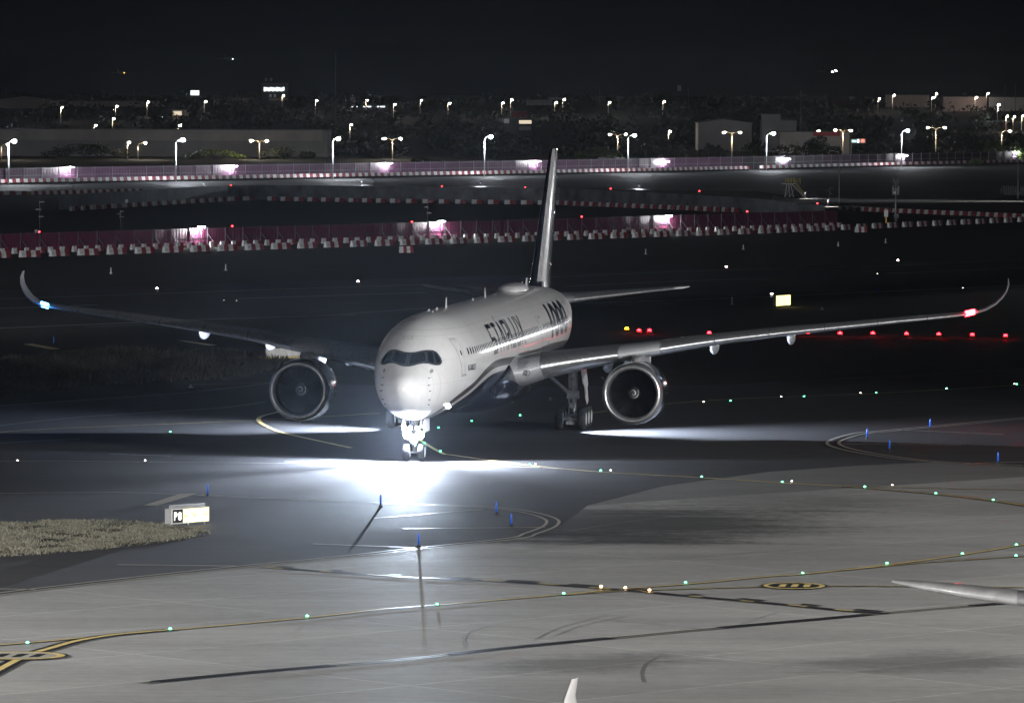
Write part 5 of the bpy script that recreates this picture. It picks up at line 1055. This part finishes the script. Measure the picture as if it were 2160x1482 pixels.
# ------------------------------------------------------------------ right hand works area: stair platform, lamp columns, cabinets, pipes
M['safety_yellow'] = paint('yellow_rail_paint', (0.62, 0.52, 0.12), 0.5); M['steel_pale'] = paint('pale_steel', (0.55, 0.56, 0.58), 0.5, 0.3)
b = G(1655, 416); st = tag(empty('access_stair', (b.x, b.y, 0)), 'steel access platform with yellow handrails and a stair at the upper right', 'stair'); k = b.y/F
def sx(px): return (px-1655)*k
def sz(py): return (416-py)*k
MB().box((sx(1663), 0.8, sz(388)), (sx(1678)-sx(1650), 1.8, 0.12)).build('platform', M['steel_pale'], st)
for x, x2 in ((1656, 1660), (1666, 1664), (1674, 1668)): MB().tube([(sx(x), 0.1, 0), (sx(x2), 0.1, sz(388))], 0.06, 6).tube([(sx(x), 1.5, 0), (sx(x2), 1.5, sz(388))], 0.06, 6).build('leg', M['steel_pale'], st)
MB().tube([(sx(1656), 0.1, 0), (sx(1666), 0.1, sz(395))], 0.04, 6).tube([(sx(1666), 0.1, 0), (sx(1676), 0.1, sz(398))], 0.04, 6).build('brace', M['steel_pale'], st)
mb = MB()
for yy in (0.0, 1.6):
    for zz in (378, 382): mb.tube([(sx(1657), yy, sz(zz)), (sx(1688), yy, sz(zz))], 0.04, 6)
    for xx in (1657, 1663, 1669, 1675, 1688): mb.tube([(sx(xx), yy, sz(388)), (sx(xx), yy, sz(375))], 0.04, 6)
    mb.tube([(sx(1676), yy, sz(380)), (sx(1699), yy, sz(411))], 0.045, 6); mb.tube([(sx(1676), yy, sz(385)), (sx(1699), yy, sz(416))], 0.045, 6)
mb.build('handrail', M['safety_yellow'], st, True)
mb = MB()
for j in range(9): mb.box((sx(1672+2.9*j), 0.8, sz(389+3.0*j)), (0.35, 1.5, 0.06))
mb.tube([(sx(1670), 0.05, sz(388)), (sx(1697), 0.05, 0.05)], 0.08, 6).tube([(sx(1670), 1.55, sz(388)), (sx(1697), 1.55, 0.05)], 0.08, 6); mb.build('stair_flight', M['steel_pale'], st)
for i, (x, yt, yb) in enumerate(((1770, 318, 430), (2147, 325, 420))):
    b = G(x, yb); t = at(x, yt, b.y); o = tag(empty('lamp_column', (b.x, b.y, 0)), ['unlit grey lamp column right of the access stair', 'unlit grey lamp column at the right edge by the pipes'][i], 'lamp column')
    MB().tube([(0, 0, 0), (0, 0, 0.5), (0, 0, t.z*0.9)], [0.16, 0.12, 0.08], 8).build('pole', M['mast'], o, True); MB().tube([(0, 0, t.z*0.9), (-0.2, 0, t.z*0.97), (-1.4, 0, t.z)], [0.07, 0.06, 0.05], 8).build('arm', M['mast'], o, True); MB().box((-1.6, 0, t.z), (0.7, 0.3, 0.12)).build('lamp_head', M['mast'], o)
b = G(1889, 468); o = tag(empty('camera_tower', (b.x, b.y, 0)), 'dark equipment tower with a caged top among the right hand barriers', 'tower'); k = b.y/F
MB().tube([(0, 0, 0), (0, 0, (468-410)*k)], [0.14, 0.1], 8).build('pole', M['mast'], o, True)
mb = MB()
for j in range(5): mb.box((0, 0, (468-410+3*j)*k), (1.1, 1.1, 0.05))
for e in range(8): a = e*math.pi/4; mb.tube([(0.5*math.cos(a), 0.5*math.sin(a), 58*k), (0.55*math.cos(a), 0.55*math.sin(a), 76*k)], 0.035, 5)
mb.build('cage', M['mast'], o)
mb = MB()
for e in range(26): a = random.uniform(0, 6.28); rr = random.uniform(0.2, 1.0); mb.tube([(0, 0, 76*k), (rr*math.cos(a)*0.6, rr*math.sin(a)*0.6, (80+8*random.random())*k), (rr*math.cos(a), rr*math.sin(a), (82+14*random.random())*k)], 0.02, 4)
mb.build('spike_head', M['mast'], o)
MB().box((-0.15, -0.3, (468-406)*k), (0.25, 0.2, 0.3)).build('lamp', M['panel_white'], o)
for i, (x, yt, yb, w) in enumerate(((1868, 442, 470, 8), (1890, 451, 466, 9))):
    b = G(x, yb); kk = b.y/F; o = tag(empty('equipment_cabinet', (b.x, b.y-1.0, 0)), ['tall white equipment cabinet left of the caged tower', 'white equipment cabinet at the foot of the caged tower'][i], 'cabinet', 'white cabinets')
    MB().box((0, 0, (yb-yt)*kk*0.72), (w*kk, 0.5, (yb-yt)*kk*0.52)).build('cabinet_body', M['panel_white'], o); MB().box((0, 0, (yb-yt)*kk*0.22), (w*kk*0.4, 0.4, (yb-yt)*kk*0.46)).build('stand', M['amber'] if i == 0 else M['mast'], o)
    MB().box((0, -0.27, (yb-yt)*kk*0.72), (w*kk*0.8, 0.04, (yb-yt)*kk*0.42)).build('door', M['frame'], o)
b = G(2138, 412); k = b.y/F; o = tag(empty('hose_rack', (b.x, b.y, 0)), 'rack of dark looped hoses at the right edge of the road', 'rack')
for j in range(7):
    x = (j-4.5)*5*k; MB().tube([(x-0.3, 0, 0)]+[(x+0.35*math.cos(a)-0.05, 0.1*j % 0.4, 20*k*0.5+20*k*0.45*math.sin(a)) for a in np.arange(3.4, -0.6, -0.4)]+[(x+0.35, 0, 0)], 0.06, 6).build('hose', M['strut'], o, True)
MB().box((0.2, 0.6, 0.3), (45*k, 0.3, 0.6)).box((20*k, 0.4, 1.0), (10*k, 0.5, 1.6)).build('frame', M['dark_steel'], o)
# slim CCTV / lamp poles in the middle distance
for i, (x, yt, yb, D) in enumerate(((84, 423, 525, None), (902, 422, 503, None), (171, 320, 372, None), (690, 331, 366, None), (254, 443, 481, None), (1632, 412, 455, None), (154, 382, 410, None), (789, 371, 402, None), (1189, 308, 357, None), (1750, 395, 432, None))):
    b = G(x, yb); t = at(x, yt, b.y); o = MB().tube([(0, 0, 0), (0, 0, t.z)], [0.07, 0.045], 6)
    for q_, dz in ((0.5, 0.0), (-0.4, 0.25), (0.35, 0.5)): o.box((q_*0.5, 0, t.z*(1-dz*0.6)-0.2), (0.7, 0.15, 0.12))
    if i in (0, 1, 3): o.box((-0.5, 0, t.z*0.35), (0.4, 0.25, 0.7))
    o = o.build('camera_pole', M['post'], None, False, b); tag(o, ['slim equipment pole in front of the maroon fence at the far left', 'slim equipment pole beside the middle work light', 'slim pole right of the first far work light', 'slim pole left of the third white street lamp', 'short crooked pole above the maroon fence at left', 'slim pole behind the right end of the maroon fence', 'slim pole at the left ramp in front of the far barriers', 'slim dark pole standing on the ramp left of centre', 'slim bent pole just right of the tail fin tip', 'slim pole right of the access stair foot'][i], 'pole', 'slim equipment poles')
# strong lights over the road at the right edge of the works
for i, (x, y) in enumerate(((1698, 419), (1746, 436))):
    p = G(x, y); o = empty('ground_floodlight', (p.x, p.y, 0)); tag(o, ['low floodlight at the foot of the access stair', 'low floodlight at the end of the maroon fence'][i], 'floodlight', 'low ramp floodlights')
    MB().tube([(0, 0, 0), (0, 0, 1.4)], 0.04, 6).build('pole', M['post'], o); MB().box((0, 0, 1.45), (0.6, 0.3, 0.15)).build('lamp_head', M['post'], o); lamp('flood_beam', 'SPOT', (0, 0, 1.3), 9000, (0.95, 0.97, 1.0), (0.5, 0.2, 0), 140, 0.6, 0.1, o)
rf = G(1960, 424); o = tag(empty('road_floodlight', (rf.x+32, rf.y, 0)), 'road floodlight column beyond the right edge of the view', 'floodlight'); MB().tube([(0, 0, 0), (0, 0, 9)], 0.12, 8).build('pole', M['mast'], o); MB().box((0, 0, 9.1), (0.8, 0.5, 0.2)).build('lamp_head', M['mast'], o)
lamp('road_beam', 'SPOT', (0, 0, 8.9), 4.5e5, (0.92, 0.95, 1.0), (-34, 0, 0), 60, 1.0, 0.2, o)

# ------------------------------------------------------------------ parked aircraft at the near stands, and one on approach
PW = [(2.0, 18.5, 11.0, 5.0, .14, 3), (3.2, 19.3, 10.2, 5.05, .13, 3), (9.5, 23.4, 6.6, 5.5, .115, 1.5), (18, 28.9, 4.2, 5.65, .13, .5), (26, 34.1, 2.7, 5.9, .15, 0), (27.6, 35.3, 2.3, 5.98, .155, 0), (29.0, 37.0, 1.6, 6.02, .14, 0), (30.0, 38.6, .6, 6.04, .08, 0)]
def parked(name, tipw, tipl, hd, label, near):
    a = math.pi/2-hd; c, s = math.cos(a), math.sin(a); ox = tipw.x-(tipl[0]*c-tipl[1]*s); oy = tipw.y-(tipl[0]*s+tipl[1]*c)
    r = tag(empty(name, (ox, oy, 0), a), label, 'airliner', 'parked airliners'); return r
t1 = at(1882, 1240.5, 171.0); pk = parked('parked_airliner', t1, (38.9, 30.0), 0.12, 'parked airliner reaching in from the right with a raked white wingtip', 0)
fuselage_mesh('fuselage', M['plane_white'], pk)
N_ = wing_normals(PW)
for sgn in (-1, 1):
    w_ = wing_mesh('wing', sgn, M['plane_grey'], pk, PW)
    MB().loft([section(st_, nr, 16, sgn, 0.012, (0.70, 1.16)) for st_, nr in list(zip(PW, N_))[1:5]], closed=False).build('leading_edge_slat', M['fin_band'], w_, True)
    MB().loft([section(st_, nr, 40, sgn, 0.014) for st_, nr in list(zip(PW, N_))[4:]], cap=True).build('raked_wingtip', M['plane_white'], w_, True, auto=40)
t2 = at(1206, 1416, 108.0); pk2 = parked('parked_airliner', t2, (46.9, 32.3), 0.22, 'parked airliner below the view showing only a curved winglet tip', 1)
pk2.location.z = t2.z-9.52
fuselage_mesh('fuselage', M['plane_white'], pk2)
for sgn in (-1, 1): wing_mesh('wing', sgn, M['plane_white'], pk2)
for i, (x, y, D, col) in enumerate(((1753, 151, 5200, (1, 1, 0.98)), (484, 125, 6000, (1, 1, 1)), (256, 154, 6500, (1.0, 0.5, 0.1)))):
    p = at(x, y, D); o = tag(empty('distant_aircraft', p, 0.4), ['bright landing lights of a distant aircraft in the right hand sky', 'faint light of a distant aircraft high at the left', 'tiny amber light of a distant aircraft low at the left'][i], 'aircraft')
    MB().tube([(0, -10, 0), (0, -8, 0.2), (0, 6, 0.3), (0, 14, 1.2)], [0.3, 1.6, 1.6, 0.3], 12).build('fuselage', M['b_dark'], o, True)
    MB().loft([[(-14, 3, 0.6), (-14, 4.2, 0.6), (-14, 4.2, 0.75), (-14, 3, 0.75)], [(0, -3, -0.6), (0, 2.5, -0.6), (0, 2.5, 0), (0, -3, 0)], [(14, 3, 0.6), (14, 4.2, 0.6), (14, 4.2, 0.75), (14, 3, 0.75)]], cap=True).build('wing', M['b_dark'], o)
    MB().loft([[(-0.15, 9, 1), (0.15, 9, 1), (0.15, 13, 1), (-0.15, 13, 1)], [(-0.08, 12.5, 5.5), (0.08, 12.5, 5.5), (0.08, 14.5, 5.5), (-0.08, 14.5, 5.5)]], cap=True).build('tail_fin', M['b_dark'], o)
    gl = glow('approach_light', col, [60, 8, 9][i], False); n_ = 3 if i == 0 else 1
    for j in range(n_): MB().lathe_x([(-0.5, 0.05), (-0.3, 0.5), (0.3, 0.5), (0.5, 0.05)], ((-3.0, 0.0, 0.8)[j] if n_ > 1 else 0, -9 if n_ > 1 else -10.5, (-0.5, 0.6, 0.3)[j] if n_ > 1 else 0), 12).build('landing_light', gl, o, True)

# ------------------------------------------------------------------ night haze
hz = MB().box((0, 1590, 21.75), (3000, 3400, 45.5)).build('haze', paint('haze_surface', (1, 1, 1)))
hm = bpy.data.materials.new('night_haze'); hm.use_nodes = True; nt = hm.node_tree; nt.nodes.clear(); pv = nt.nodes.new('ShaderNodeVolumePrincipled'); ou = nt.nodes.new('ShaderNodeOutputMaterial')
pv.inputs['Color'].default_value = (0.80, 0.87, 1.0, 1); pv.inputs['Density'].default_value = 0.2e-4; pv.inputs['Anisotropy'].default_value = 0.9; lk(nt, pv.outputs[0], ou.inputs['Volume'])
hz.data.materials.clear(); hz.data.materials.append(hm); struct(hz, 'stuff')
